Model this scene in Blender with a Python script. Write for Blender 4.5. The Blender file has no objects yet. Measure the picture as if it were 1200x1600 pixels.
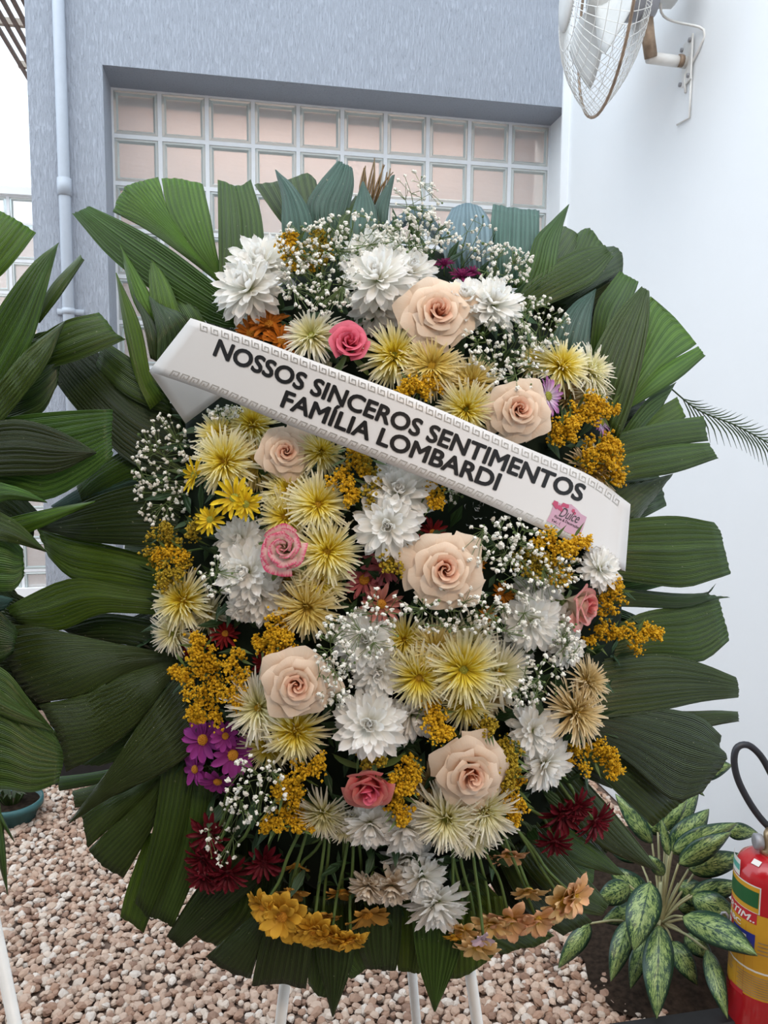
import bpy, math, random
from mathutils import Vector, Matrix
from math import sin, cos, pi, radians, sqrt

random.seed(7)
SC = bpy.context.scene
COL = SC.collection

# ------------------------------------------------------------------ camera
F = 1200.0                       # focal length in pixels of the 1200x1600 frame
CAM = Vector((0.0, 0.0, 1.55))
PITCH = radians(6.0); ROLL = radians(0.5)
fw = Vector((0, cos(PITCH), -sin(PITCH)))
up0 = Vector((0, sin(PITCH), cos(PITCH))); rt0 = Vector((1, 0, 0))
rt = rt0 * cos(ROLL) + up0 * sin(ROLL)
up = up0 * cos(ROLL) - rt0 * sin(ROLL)
cd = bpy.data.cameras.new('camera'); cam = bpy.data.objects.new('camera', cd); COL.objects.link(cam)
cd.sensor_fit = 'VERTICAL'; cd.sensor_height = 24.0; cd.sensor_width = 18.0
cd.lens = 24.0 * F / 1600.0; cd.clip_start = 0.02; cd.clip_end = 200
cam.matrix_world = Matrix(((rt.x, up.x, -fw.x, CAM.x), (rt.y, up.y, -fw.y, CAM.y), (rt.z, up.z, -fw.z, CAM.z), (0, 0, 0, 1)))
SC.camera = cam

# ------------------------------------------------------------------ world, light, exposure
SC.view_settings.view_transform = 'Standard'
SC.view_settings.look = 'None'
SC.view_settings.gamma = 1.0
SC.view_settings.use_curve_mapping = False
SC.view_settings.exposure = 0.22
wd = bpy.data.worlds.new('sky'); SC.world = wd; wd.use_nodes = True
bg = wd.node_tree.nodes['Background']
bg.inputs[0].default_value = (0.78, 0.89, 1.0, 1); bg.inputs[1].default_value = 1.9
def light(name, kind, loc, rot, energy, color, **kw):
    l = bpy.data.lights.new(name, kind); l.energy = energy; l.color = color
    for k, v in kw.items(): setattr(l, k, v)
    o = bpy.data.objects.new(name, l); COL.objects.link(o); o.location = loc; o.rotation_euler = rot
    return o
light('sun', 'SUN', (-1, -1, 6), (radians(30), radians(-20), 0), 1.2, (1.0, 0.97, 0.92), angle=radians(60))
light('hall_lamp', 'AREA', (0.7, -0.9, 3.1), (radians(34), radians(8), 0), 24, (1.0, 0.74, 0.54), size=0.5)

# ------------------------------------------------------------------ helpers
def ray(px, py): return fw + rt * ((px - 600) / F) - up * ((py - 800) / F)
def P(px, py, d): return CAM + ray(px, py) * d
class Plane:
    """a real plane in the scene; at() = where the sight line through a photo point meets it, o metres in front of it"""
    def __init__(s, p, n): s.p = p; s.n = n.normalized()
    def at(s, px, py, o=0.0):
        r = ray(px, py); q = s.p + s.n * o
        return CAM + r * ((q - CAM).dot(s.n) / r.dot(s.n))
def depth(p): return (p - CAM).dot(fw)

def mesh(name, v, f, uv=None, smooth=True):
    m = bpy.data.meshes.new(name); m.from_pydata([tuple(q) for q in v], [], f)
    if uv is not None:
        l = m.uv_layers.new(name='UVMap'); li = [0] * len(m.loops); m.loops.foreach_get('vertex_index', li)
        fl = [0.0] * (2 * len(li))
        for i, k in enumerate(li): fl[2 * i] = uv[k][0]; fl[2 * i + 1] = uv[k][1]
        l.data.foreach_set('uv', fl)
    if smooth: m.polygons.foreach_set('use_smooth', [True] * len(m.polygons))
    m.update(); return m
def tint(m, cols):
    a = m.color_attributes.new('tint', 'FLOAT_COLOR', 'POINT'); a.data.foreach_set('color', [c for q in cols for c in (*q, 1.0)])
def obj(name, m, mt=None, parent=None, M=None):
    o = bpy.data.objects.new(name, m); COL.objects.link(o)
    if mt is not None:
        if len(m.materials) == 0: m.materials.append(mt)
        elif m.materials[0] is not mt:
            o.material_slots[0].link = 'OBJECT'; o.material_slots[0].material = mt
    if parent is not None: o.parent = parent
    if M is not None: o.matrix_local = M
    return o
def empty(name, M):
    o = bpy.data.objects.new(name, None); COL.objects.link(o); o.empty_display_size = 0.02
    o.matrix_world = M if isinstance(M, Matrix) else Matrix.Translation(M); return o
def tag(o, label=None, cat=None, group=None, kind=None):
    if label: o['label'] = label
    if cat: o['category'] = cat
    if group: o['group'] = group
    if kind: o['kind'] = kind
    return o

class MB:
    def __init__(s): s.v = []; s.f = []; s.uv = []; s.c = []
    def add(s, v, f, uv=None, c=None):
        b = len(s.v); s.v += [Vector(q) for q in v]; s.f += [tuple(i + b for i in q) for q in f]
        s.uv += uv if uv else [(0, 0)] * len(v)
        s.c += [c or (1, 1, 1)] * len(v)
    def box(s, a, b, bev=0.0):
        x0, y0, z0 = a; x1, y1, z1 = b
        if bev <= 0:
            s.add([(x0,y0,z0),(x1,y0,z0),(x1,y1,z0),(x0,y1,z0),(x0,y0,z1),(x1,y0,z1),(x1,y1,z1),(x0,y1,z1)],
                  [(3,2,1,0),(4,5,6,7),(0,1,5,4),(1,2,6,5),(2,3,7,6),(3,0,4,7)])
        else:
            c = Vector(((x0+x1)/2, (y0+y1)/2, (z0+z1)/2)); h = Vector((x1-x0, y1-y0, z1-z0)) / 2; V = []; idx = {}
            for sx in (-1,1):
                for sy in (-1,1):
                    for sz in (-1,1):
                        for ax in range(3):
                            p = [sx*h[0], sy*h[1], sz*h[2]]
                            for k in range(3):
                                if k != ax: p[k] -= (sx,sy,sz)[k]*bev
                            idx[(sx,sy,sz,ax)] = len(V); V.append(c + Vector(p))
            Fs = []
            for ax in range(3):
                o1, o2 = (ax+1)%3, (ax+2)%3
                for sg in (-1,1):
                    q = []
                    for a1, a2 in ((-1,-1),(1,-1),(1,1),(-1,1)):
                        k = [0,0,0]; k[ax] = sg; k[o1] = a1; k[o2] = a2; q.append(idx[(*k, ax)])
                    Fs.append(tuple(q if sg > 0 else q[::-1]))
                for a1 in (-1,1):
                    for a2 in (-1,1):
                        k0 = [0,0,0]; k0[ax] = -1; k0[o1] = a1; k0[o2] = a2; k1 = k0[:]; k1[ax] = 1
                        q = [idx[(*k0,o1)], idx[(*k1,o1)], idx[(*k1,o2)], idx[(*k0,o2)]]
                        Fs.append(tuple(q if a1*a2 < 0 else q[::-1]))
            for sx in (-1,1):
                for sy in (-1,1):
                    for sz in (-1,1):
                        q = [idx[(sx,sy,sz,a)] for a in range(3)]; Fs.append(tuple(q if sx*sy*sz > 0 else q[::-1]))
            s.add(V, Fs)
    def tube(s, pts, r, n=6, caps=True, r1=None):
        pts = [Vector(p) for p in pts]; V = []; Fs = []; m = len(pts); prev = None
        for i, p in enumerate(pts):
            d = (pts[min(i+1, m-1)] - pts[max(i-1, 0)]).normalized()
            if prev is None:
                a = d.cross(Vector((0,0,1)));
                if a.length < 0.1: a = d.cross(Vector((1,0,0)))
            else: a = prev - d * prev.dot(d)
            a.normalize(); prev = a; b = d.cross(a)
            rr = r if r1 is None else r + (r1 - r) * i / (m - 1)
            if isinstance(r, (list, tuple)): rr = r[i]
            for k in range(n): V.append(p + a * (cos(2*pi*k/n) * rr) + b * (sin(2*pi*k/n) * rr))
        for i in range(m-1):
            for k in range(n): Fs.append((i*n+k, i*n+(k+1)%n, (i+1)*n+(k+1)%n, (i+1)*n+k))
        if caps: Fs.append(tuple(range(n))[::-1]); Fs.append(tuple((m-1)*n + k for k in range(n)))
        s.add(V, Fs)
    def lathe(s, prof, n=24, M=None):
        V = []; Fs = []; uv = []
        for i, (r, z) in enumerate(prof):
            for k in range(n):
                V.append(Vector((r*cos(2*pi*k/n), r*sin(2*pi*k/n), z))); uv.append((k/n, i/(len(prof)-1)))
        for i in range(len(prof)-1):
            for k in range(n): Fs.append((i*n+k, i*n+(k+1)%n, (i+1)*n+(k+1)%n, (i+1)*n+k))
        Fs.append(tuple(range(n))[::-1]); Fs.append(tuple((len(prof)-1)*n + k for k in range(n)))
        if M is not None: V = [M @ q for q in V]
        s.add(V, Fs, uv)
    def mesh(s, name, smooth=True, uv=False, col=False):
        m = mesh(name, s.v, s.f, s.uv if uv else None, smooth)
        if col: tint(m, s.c)
        return m
    def build(s, name, mt, parent=None, M=None, smooth=True, uv=False, col=False):
        return obj(name, s.mesh(name, smooth, uv, col), mt, parent, M)

def catmull(pts, n):
    """resample a polyline smoothly to n points"""
    pts = [Vector(p) for p in pts]
    if len(pts) == 2: return [pts[0].lerp(pts[1], i/(n-1)) for i in range(n)]
    L = [0.0]
    for a, b in zip(pts, pts[1:]): L.append(L[-1] + max((b-a).length, 1e-6))
    out = []; k = 0
    for i in range(n):
        t = L[-1] * i / (n-1)
        while k < len(pts)-2 and t > L[k+1]: k += 1
        u = (t - L[k]) / (L[k+1] - L[k]); p1, p2 = pts[k], pts[k+1]
        p0 = pts[k-1] if k > 0 else p1*2 - p2; p3 = pts[k+2] if k+2 < len(pts) else p2*2 - p1
        out.append(0.5 * ((2*p1) + (p2-p0)*u + (2*p0-5*p1+4*p2-p3)*u*u + (3*p1-p0-3*p2+p3)*u*u*u))
    return out

# ------------------------------------------------------------------ materials
class NT:
    def __init__(s, name):
        s.m = bpy.data.materials.new(name); s.m.use_nodes = True; s.t = s.m.node_tree
        s.b = s.t.nodes['Principled BSDF']; s.out = s.t.nodes['Material Output']
    def n(s, typ, **kw):
        q = s.t.nodes.new(typ)
        for k, v in kw.items(): setattr(q, k, v)
        return q
    def l(s, a, b): s.t.links.new(a, b)
    def setv(s, **kw):
        for k, v in kw.items():
            k = k.replace('_', ' ').title() if k not in ('IOR',) else k
            s.b.inputs[k].default_value = v
    def noise(s, vec, scale, detail=4, rough=0.55):
        q = s.n('ShaderNodeTexNoise'); q.inputs['Scale'].default_value = scale; q.inputs['Detail'].default_value = detail
        q.inputs['Roughness'].default_value = rough
        if vec is not None: s.l(vec, q.inputs['Vector'])
        return q.outputs['Fac']
    def ramp(s, fac, stops):
        q = s.n('ShaderNodeValToRGB'); e = q.color_ramp.elements
        while len(e) < len(stops): e.new(0.5)
        for i, (p, c) in enumerate(stops): e[i].position = p; e[i].color = (*c, 1) if len(c) == 3 else c
        s.l(fac, q.inputs[0]); return q.outputs[0]
    def mix(s, fac, a, b, blend='MIX'):
        q = s.n('ShaderNodeMix', data_type='RGBA', blend_type=blend)
        for v, i in ((fac, 0), (a, 6), (b, 7)):
            if hasattr(v, 'links'): s.l(v, q.inputs[i])
            else: q.inputs[i].default_value = v if i == 0 else (*v, 1)
        return q.outputs[2]
    def math(s, op, a, b=None, c=None):
        q = s.n('ShaderNodeMath', operation=op)
        for i, v in enumerate((a, b, c)):
            if v is None: continue
            if hasattr(v, 'links'): s.l(v, q.inputs[i])
            else: q.inputs[i].default_value = v
        return q.outputs[0]
    def uv(s):
        q = s.n('ShaderNodeTexCoord'); w = s.n('ShaderNodeSeparateXYZ'); s.l(q.outputs['UV'], w.inputs[0]); return q.outputs['UV'], w.outputs[0], w.outputs[1]
    def objco(s, scale=(1,1,1)):
        q = s.n('ShaderNodeTexCoord'); m = s.n('ShaderNodeMapping'); m.inputs['Scale'].default_value = scale
        s.l(q.outputs['Object'], m.inputs[0]); return m.outputs[0]
    def bump(s, h, strength=0.3, dist=0.01):
        q = s.n('ShaderNodeBump'); q.inputs['Strength'].default_value = strength; q.inputs['Distance'].default_value = dist
        s.l(h, q.inputs['Height']); s.l(q.outputs[0], s.b.inputs['Normal'])
    def color(s, c): s.l(c, s.b.inputs['Base Color'])
    def rnd(s): return s.n('ShaderNodeObjectInfo').outputs['Random']
    def translucent(s, col, fac):
        tr = s.n('ShaderNodeBsdfTranslucent'); mx = s.n('ShaderNodeMixShader'); mx.inputs[0].default_value = fac
        if hasattr(col, 'links'): s.l(col, tr.inputs[0])
        else: tr.inputs[0].default_value = (*col, 1)
        s.l(s.b.outputs[0], mx.inputs[1]); s.l(tr.outputs[0], mx.inputs[2]); s.l(mx.outputs[0], s.out.inputs[0])

def plain(name, c, rough=0.5, spec=0.5, metal=0.0, var=0.08, scale=30):
    t = NT(name); t.setv(roughness=rough, metallic=metal); t.b.inputs['Specular IOR Level'].default_value = spec
    n = t.noise(t.objco(), scale)
    t.color(t.ramp(n, [(0.3, tuple(x*(1-var) for x in c)), (0.7, tuple(min(1, x*(1+var)) for x in c))])); return t.m

def leaf_mat(name, dark, lite, trans=0.25, rough=0.33, spots=True):
    """pleated leaf: u = pleat phase, v = along the blade"""
    t = NT(name); uv, u, v = t.uv()
    mpn = t.n('ShaderNodeMapping'); mpn.inputs['Scale'].default_value = (3.1, .35, 1); t.l(uv, mpn.inputs[0]); vn = t.noise(mpn.outputs[0], 1.0, 5, .7); rib = t.math('SINE', t.math('MULTIPLY', u, 2*pi)); rib = t.math('MULTIPLY_ADD', rib, 0.5, 0.5)
    fine = t.math('MULTIPLY_ADD', t.math('SINE', t.math('MULTIPLY', u, 2*pi*4.0)), 0.5, 0.5)
    n = t.noise(t.objco((1,1,1)), 14, 3)
    f = t.math('ADD', t.math('MULTIPLY', rib, 0.26), t.math('ADD', t.math('MULTIPLY', fine, 0.22), t.math('ADD', t.math('MULTIPLY', n, 0.35), t.math('MULTIPLY', vn, .50))))
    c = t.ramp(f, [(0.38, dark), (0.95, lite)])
    hs = t.n('ShaderNodeHueSaturation'); t.l(c, hs.inputs['Color'])
    t.l(t.math('MULTIPLY_ADD', t.rnd(), 0.5, 0.78), hs.inputs['Value']); t.l(t.math('MULTIPLY_ADD', t.rnd(), 0.03, 0.485), hs.inputs['Hue'])
    c = hs.outputs[0]
    if spots:
        s = t.noise(t.objco(), 230, 1, 0.3); c = t.mix(t.math('MULTIPLY', t.math('GREATER_THAN', s, 0.79), 0.5), c, (0.35, 0.38, 0.25))
    t.color(c); t.setv(roughness=rough); t.b.inputs['Specular IOR Level'].default_value = 0.45
    t.bump(t.math('ADD', t.math('MULTIPLY', vn, 1.2), t.math('MULTIPLY', fine, 0.6)), 0.5, 0.002)
    t.translucent(t.mix(0.5, c, lite), trans); return t.m

def petal_mat(name, stops, trans=0.25, rough=0.55, streak=0.12):
    """petal: v runs from base to tip"""
    t = NT(name); uv, u, v = t.uv()
    mp = t.n('ShaderNodeMapping'); mp.inputs['Scale'].default_value = (9, 1.2, 1); t.l(uv, mp.inputs[0])
    n = t.noise(mp.outputs[0], 3, 3)
    vv = t.math('ADD', v, t.math('MULTIPLY_ADD', n, 0.3, -0.15))
    c = t.ramp(vv, stops)
    hs = t.n('ShaderNodeHueSaturation'); t.l(c, hs.inputs['Color'])
    t.l(t.math('MULTIPLY_ADD', t.rnd(), streak*1.5, 1-streak), hs.inputs['Value'])
    t.color(hs.outputs[0]); t.setv(roughness=rough); t.b.inputs['Specular IOR Level'].default_value = 0.25
    t.bump(n, 0.15, 0.002)
    t.translucent(hs.outputs[0], trans); return t.m

M = {}
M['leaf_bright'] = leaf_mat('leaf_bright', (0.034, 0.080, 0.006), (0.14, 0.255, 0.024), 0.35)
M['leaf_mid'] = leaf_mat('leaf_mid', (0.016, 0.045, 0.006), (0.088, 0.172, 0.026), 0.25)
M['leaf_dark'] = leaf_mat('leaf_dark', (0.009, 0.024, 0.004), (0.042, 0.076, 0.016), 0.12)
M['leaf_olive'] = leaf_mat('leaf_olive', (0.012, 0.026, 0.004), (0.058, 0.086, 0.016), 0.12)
M['leaf_teal'] = leaf_mat('leaf_teal', (0.018, 0.055, 0.036), (0.075, 0.165, 0.125), 0.15, 0.3)
M['leaf_sky_sheen'] = leaf_mat('leaf_sky_sheen', (0.05, 0.10, 0.12), (0.20, 0.31, 0.36), 0.12, 0.3)  # blue sky reflection painted into the colour of the top leaves
M['straw'] = plain('straw', (0.20, 0.13, 0.05), 0.7)
M['core'] = plain('core', (0.006, 0.012, 0.005), 0.9, 0.2)
M['filler'] = leaf_mat('filler', (0.006, 0.018, 0.005), (0.03, 0.075, 0.02), 0.1, 0.5, False)
M['stem'] = plain('stem', (0.09, 0.15, 0.035), 0.6)
M['stem_dark'] = plain('stem_dark', (0.03, 0.06, 0.02), 0.6)
M['white_petal'] = petal_mat('white_petal', [(0.0, (0.66, 0.68, 0.40)), (0.2, (0.93, 0.92, 0.86)), (0.8, (0.97, 0.965, 0.94))], 0.45, .55, .03)
M['cream_petal'] = petal_mat('cream_petal', [(0.0, (0.62, 0.45, 0.25)), (0.4, (0.78, 0.66, 0.50)), (0.9, (0.80, 0.72, 0.62))], 0.25)
M['spider'] = petal_mat('spider', [(0.0, (0.70, 0.50, 0.01)), (0.34, (0.86, 0.72, 0.08)), (0.56, (0.90, 0.84, 0.46)), (0.78, (0.92, 0.89, 0.68)), (1.0, (0.93, 0.90, 0.76))], 0.4, .55, .04)
M['spider_gold'] = petal_mat('spider_gold', [(0.0, (0.58, 0.40, 0.03)), (0.4, (0.84, 0.68, 0.20)), (0.7, (0.90, 0.80, 0.48)), (1.0, (0.91, 0.84, 0.66))], 0.4, .55, .04)
M['spider_pale'] = petal_mat('spider_pale', [(0.0, (0.55, 0.52, 0.10)), (0.3, (0.86, 0.82, 0.48)), (0.6, (0.92, 0.89, 0.74)), (1.0, (0.93, 0.91, 0.83))], 0.4, .55, .04)
M['spider_faded'] = petal_mat('spider_faded', [(0.0, (0.48, 0.32, 0.05)), (0.4, (0.74, 0.58, 0.28)), (1.0, (0.82, 0.71, 0.55))], 0.35, .55, .06)
M['disc_yellow'] = plain('disc_yellow', (0.55, 0.36, 0.03), 0.8, var=0.45, scale=900)
M['disc_green'] = plain('disc_green', (0.32, 0.34, 0.05), 0.8, var=0.4, scale=900)
M['disc_orange'] = plain('disc_orange', (0.55, 0.25, 0.02), 0.8, var=0.4, scale=900)
M['rose_cream'] = petal_mat('rose_cream', [(0.0, (0.78, 0.42, 0.24)), (0.5, (0.86, 0.60, 0.43)), (0.85, (0.89, 0.71, 0.55)), (1.0, (0.90, 0.75, 0.60))], 0.3, 0.5, 0.06)
M['rose_heart'] = petal_mat('rose_heart', [(0.0, (0.76, 0.28, 0.14)), (0.6, (0.86, 0.48, 0.32)), (1.0, (0.90, 0.64, 0.48))], 0.3, 0.5, 0.06)
M['rose_pink'] = petal_mat('rose_pink', [(0.0, (0.62, 0.08, 0.12)), (0.6, (0.76, 0.10, 0.18)), (1.0, (0.80, 0.18, 0.26))], 0.25, 0.5, 0.1)
M['rose_coral'] = petal_mat('rose_coral', [(0.0, (0.70, 0.42, 0.30)), (0.45, (0.74, 0.26, 0.24)), (0.8, (0.74, 0.17, 0.19)), (1.0, (0.72, 0.28, 0.24))], 0.25, 0.5, 0.1)
M['rose_edge'] = petal_mat('rose_edge', [(0.0, (0.78, 0.62, 0.48)), (0.76, (0.88, 0.74, 0.63)), (0.93, (0.84, 0.45, 0.48)), (1.0, (0.74, 0.08, 0.20))], 0.3, 0.5, 0.06)
M['rose_blush'] = petal_mat('rose_blush', [(0.0, (0.80, 0.76, 0.58)), (0.62, (0.86, 0.72, 0.60)), (0.88, (0.84, 0.48, 0.42)), (1.0, (0.76, 0.28, 0.28))], 0.3, 0.5, 0.08)
def dm(n, a, b, tr=0.2): M[n] = petal_mat(n, [(0.0, a), (0.9, b)], tr, 0.55, 0.2)
dm('d_yellow', (0.65, 0.42, 0.02), (0.80, 0.60, 0.02))
dm('d_rust', (0.42, 0.14, 0.01), (0.60, 0.18, 0.015))
dm('d_gold', (0.55, 0.28, 0.02), (0.74, 0.42, 0.045))
dm('d_ochre', (0.50, 0.26, 0.04), (0.62, 0.33, 0.07))
dm('d_peach', (0.80, 0.54, 0.20), (0.80, 0.44, 0.25))
dm('d_apricot', (0.80, 0.54, 0.14), (0.86, 0.60, 0.30))
dm('d_burgundy', (0.09, 0.005, 0.010), (0.17, 0.008, 0.018))
dm('d_magenta', (0.18, 0.01, 0.07), (0.26, 0.02, 0.13))
dm('d_red', (0.20, 0.012, 0.012), (0.27, 0.012, 0.016))
dm('d_purple', (0.25, 0.02, 0.20), (0.36, 0.045, 0.30))
dm('d_dusty', (0.45, 0.09, 0.10), (0.52, 0.16, 0.19))
dm('d_salmon', (0.45, 0.16, 0.10), (0.62, 0.26, 0.23))
dm('d_lilac', (0.80, 0.75, 0.80), (0.48, 0.18, 0.46))
dm('d_pale_lilac', (0.70, 0.55, 0.65), (0.68, 0.52, 0.62))
dm('d_orange', (0.55, 0.20, 0.01), (0.65, 0.25, 0.02))
M['goldenrod'] = plain('goldenrod', (0.58, 0.33, 0.012), 0.75, 0.2, var=0.35, scale=500)
M['goldenrod_green'] = plain('goldenrod_green', (0.36, 0.25, 0.02), 0.75, 0.2, var=0.4, scale=400)
M['gyps'] = plain('gyps', (0.80, 0.79, 0.72), 0.8, 0.2, var=0.10, scale=300)
M['gyps_stem'] = plain('gyps_stem', (0.13, 0.19, 0.06), 0.7)
M['ribbon'] = plain('ribbon', (0.66, 0.645, 0.63), 0.36, 0.35, var=0.015, scale=6)
M['ink'] = plain('ink', (0.008, 0.007, 0.007), 0.5, 0.25)
M['ink_brown'] = plain('ink_brown', (0.03, 0.015, 0.015), 0.45)
M['silver_foil'] = plain('silver_foil', (0.36, 0.33, 0.29), 0.3, 0.5, 0.3)
M['sticker'] = plain('sticker', (0.52, 0.29, 0.38), 0.4)
M['sticker_flower'] = plain('sticker_flower', (0.45, 0.03, 0.10), 0.4)
M['white_paint'] = plain('white_paint', (0.80, 0.79, 0.76), 0.4, var=0.05)
M['plastic_white'] = plain('plastic_white', (0.72, 0.72, 0.70), 0.45, var=0.03)
M['wire_white'] = plain('wire_white', (0.78, 0.77, 0.74), 0.4, var=0.05)
M['steel_brown'] = plain('steel_brown', (0.33, 0.24, 0.17), 0.55, 0.5, 0.4, 0.3)
M['grey_metal'] = plain('grey_metal', (0.32, 0.32, 0.34), 0.45, 0.5, 0.3)
M['black_rubber'] = plain('black_rubber', (0.022, 0.023, 0.03), 0.45)
M['brass'] = plain('brass', (0.45, 0.33, 0.2), 0.35, 0.5, 0.8)
# ------------------------------------------------------------------ structure: the setting
def stucco(name, c, sc=(80, 80, 13), strength=0.55, var=0.06):
    t = NT(name); co = t.objco(sc); n = t.noise(co, 1.6, 6, 0.65); n2 = t.noise(t.objco(), 1.3, 3)
    f = t.math('ADD', t.math('MULTIPLY', n, 0.55), t.math('MULTIPLY', n2, 0.45))
    t.color(t.ramp(f, [(0.3, tuple(x*(1-var) for x in c)), (0.7, tuple(x*(1+var) for x in c))]))
    if strength > .1:
        bs = t.b.inputs['Base Color'].links[0].from_socket; mk = t.ramp(n, [(0.34, (1, 1, 1)), (0.41, (0, 0, 0))]); t.color(t.mix(t.math('MULTIPLY', mk, .45), bs, tuple(x*.45 for x in c)))
    t.setv(roughness=0.9); t.b.inputs['Specular IOR Level'].default_value = 0.2
    t.bump(t.ramp(n, [(0.34, (0, 0, 0)), (0.56, (1, 1, 1))]), strength, 0.01); return t.m
M['wall_grey'] = stucco('wall_grey', (0.40, 0.43, 0.49))
M['wall_white'] = stucco('wall_white', (0.82, 0.84, 0.86), (3, 3, 3), 0.03, 0.012)
M['mortar'] = plain('mortar', (0.74, 0.76, 0.78), 0.7, var=0.03)
M['inner_wall'] = plain('inner_wall', (0.66, 0.51, 0.45), 0.8, var=0.06, scale=2)
def glass_mat():
    t = NT('glass_block'); t.setv(roughness=0.16); t.b.inputs['Base Color'].default_value = (0.93, 0.93, 0.92, 1)
    t.b.inputs['Transmission Weight'].default_value = 0.72; t.b.inputs['IOR'].default_value = 1.25
    n = t.noise(t.objco((7, 7, 16)), 1.0, 3); t.bump(n, 0.25, 0.01); return t.m
M['glass'] = glass_mat()
t = NT('glass_rim'); t.setv(roughness=0.25); t.b.inputs['Base Color'].default_value = (0.60, 0.70, 0.70, 1); t.b.inputs['Transmission Weight'].default_value = 0.35; M['glass_rim'] = t.m

PSI = radians(10.8)
E1 = Vector((cos(PSI), sin(PSI), 0)); E3 = Vector((-sin(PSI), cos(PSI), 0)); EZ = Vector((0, 0, 1))
W0 = P(160, 103, 3.25); W0.z = 0.0
WM = Matrix(((E1.x, E3.x, 0, W0.x), (E1.y, E3.y, 0, W0.y), (0, 0, 1, 0), (0, 0, 0, 1)))     # local x along the wall, y away, z up
def wl(px, py, off=0.0):
    """photo point -> local (x, z) on the plane parallel to the grey wall, off metres behind its face"""
    q = Plane(W0 + E3*off, -E3).at(px, py) - W0
    return q.dot(E1), q.z
REC = 0.22
X_R = wl(889, 166)[0]                                   # corner with the white wall
Z_T = (wl(160, 103)[1] + wl(889, 167)[1]) / 2           # lintel
X_C = wl(40, 60)[0]                                     # left end of the grey wall
Z_S = 0.78
ZH = 5.0
b = MB()
b.box((X_C, 0, 0), (0, 0.42, ZH)); b.box((0, 0, Z_T), (X_R + 0.12, 0.42, ZH)); b.box((0, 0, 0), (X_R + 0.12, 0.42, Z_S))
tag(b.build('wall_back', M['wall_grey'], M=WM, smooth=False), kind='structure')
b = MB(); b.box((X_R, -2.6, 0), (X_R + 0.15, 0, ZH)); b.box((X_R, 0.001, Z_S), (X_R + 0.15, REC + 0.2, Z_T))
wr = tag(b.build('wall_right', M['wall_white'], M=WM, smooth=False), kind='structure')
b = MB(); b.box((X_R - 0.035, -0.012, 0), (X_R, 0, Z_T + 1.9)); tag(b.build('trim_1', M['wall_white'], M=WM, smooth=False), kind='structure')

# unseen walls and roof edge around the camera, added to cut low sky light
M['hall'] = plain('hall', (0.55, 0.52, 0.48), 0.9, var=0.04, scale=2)
b = MB(); b.box((-5.2, -2.7, 0), (4.2, -2.5, 3.2)); tag(b.build('front_sky_block', M['hall'], smooth=False), kind='structure')
b = MB(); b.box((-3.4, -2.5, 0), (-3.2, 1.6, 2.7)); tag(b.build('left_sky_block', M['hall'], smooth=False), kind='structure')
b = MB(); b.box((-3.6, -2.9, 3.2), (2.6, -0.4, 3.35)); tag(b.build('roof_sky_block', M['hall'], smooth=False), kind='structure')

# glass-block window
XG0, ZG0 = wl(172, 141, REC); XG1 = wl(864, 300, REC)[0]
XG0 = 0.0; XG1 = X_R
ZG0 = Z_T
PX = (XG1 - XG0) / 10.0; PZ = PX * 0.985
NR = int((Z_T - Z_S) / PZ)
win = tag(empty('window_1', WM @ Matrix.Translation((0, REC, 0))), kind='structure')
def glass_block(px, pz):
    j = 0.009; w, h = px - 2*j, pz - 2*j; ring = MB()
    def rect(m, y): return [(m, y, m), (w-m, y, m), (w-m, y, h-m), (m, y, h-m)]
    V = rect(0, 0) + rect(0.012, -0.008) + rect(0.020, 0.004) + rect(0, 0.07)
    Fs = []
    for a in (0, 1):
        for k in range(4): Fs.append((a*4+k, a*4+(k+1) % 4, (a+1)*4+(k+1) % 4, (a+1)*4+k))
    for k in range(4): Fs.append((k, 12+k, 12+(k+1) % 4, (k+1) % 4))
    pane = mesh('pane', rect(0.020, 0.004) + rect(0.020, 0.010), [(0,1,2,3),(7,6,5,4),(0,4,5,1),(1,5,6,2),(2,6,7,3),(3,7,4,0)], smooth=False)
    return mesh('glass_block', V, Fs, smooth=False), pane
gb, gp = glass_block(PX, PZ)
gg = MB()
for r in range(NR + 1):
    z = Z_T - r*PZ; gg.box((XG0, -0.002, z - 0.009), (XG1, 0.06, z + 0.009))
for c in range(11):
    x = XG0 + c*PX; gg.box((max(x - 0.009, XG0), -0.0025, Z_T - NR*PZ), (min(x + 0.009, XG1), 0.06, Z_T))
if Z_T - NR*PZ > Z_S: gg.box((XG0, -0.002, Z_S), (XG1, 0.06, Z_T - NR*PZ))
gg.build('mortar_grid', M['mortar'], win, smooth=False)
for r in range(NR):
    for c in range(10):
        o = obj('glass_block', gb, M['glass_rim'], win, Matrix.Translation((XG0 + c*PX + 0.009, 0.004, Z_T - (r+1)*PZ + 0.009)))
        obj('pane', gp, M['glass'], o)
# the lit room behind the glass
b = MB(); b.box((X_C + 0.02, 1.1, 0), (X_R + 0.5, 1.2, 4.0)); b.box((X_C + 0.02, 0.42, 0), (X_C + 0.1, 1.2, 4.0)); b.box((X_R + 0.4, 0.42, 0), (X_R + 0.5, 1.2, 4)); b.box((X_C + 0.02, 0.42, 3.4), (X_R + 0.4, 1.1, 3.5))
tag(b.build('wall_room', M['inner_wall'], M=WM, smooth=False), kind='structure')
rl = light('room_lamp', 'AREA', WM @ Vector((X_R*0.5, 0.72, 3.38)), (0, 0, PSI), 12, (1.0, 0.88, 0.80), shape='RECTANGLE', size=1.9, size_y=0.4)
light('room_lamp', 'POINT', WM @ Vector((X_R*0.99, 0.80, 2.05)), (0, 0, 0), 1.3, (1.0, 0.62, 0.36), shadow_soft_size=0.05)

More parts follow.
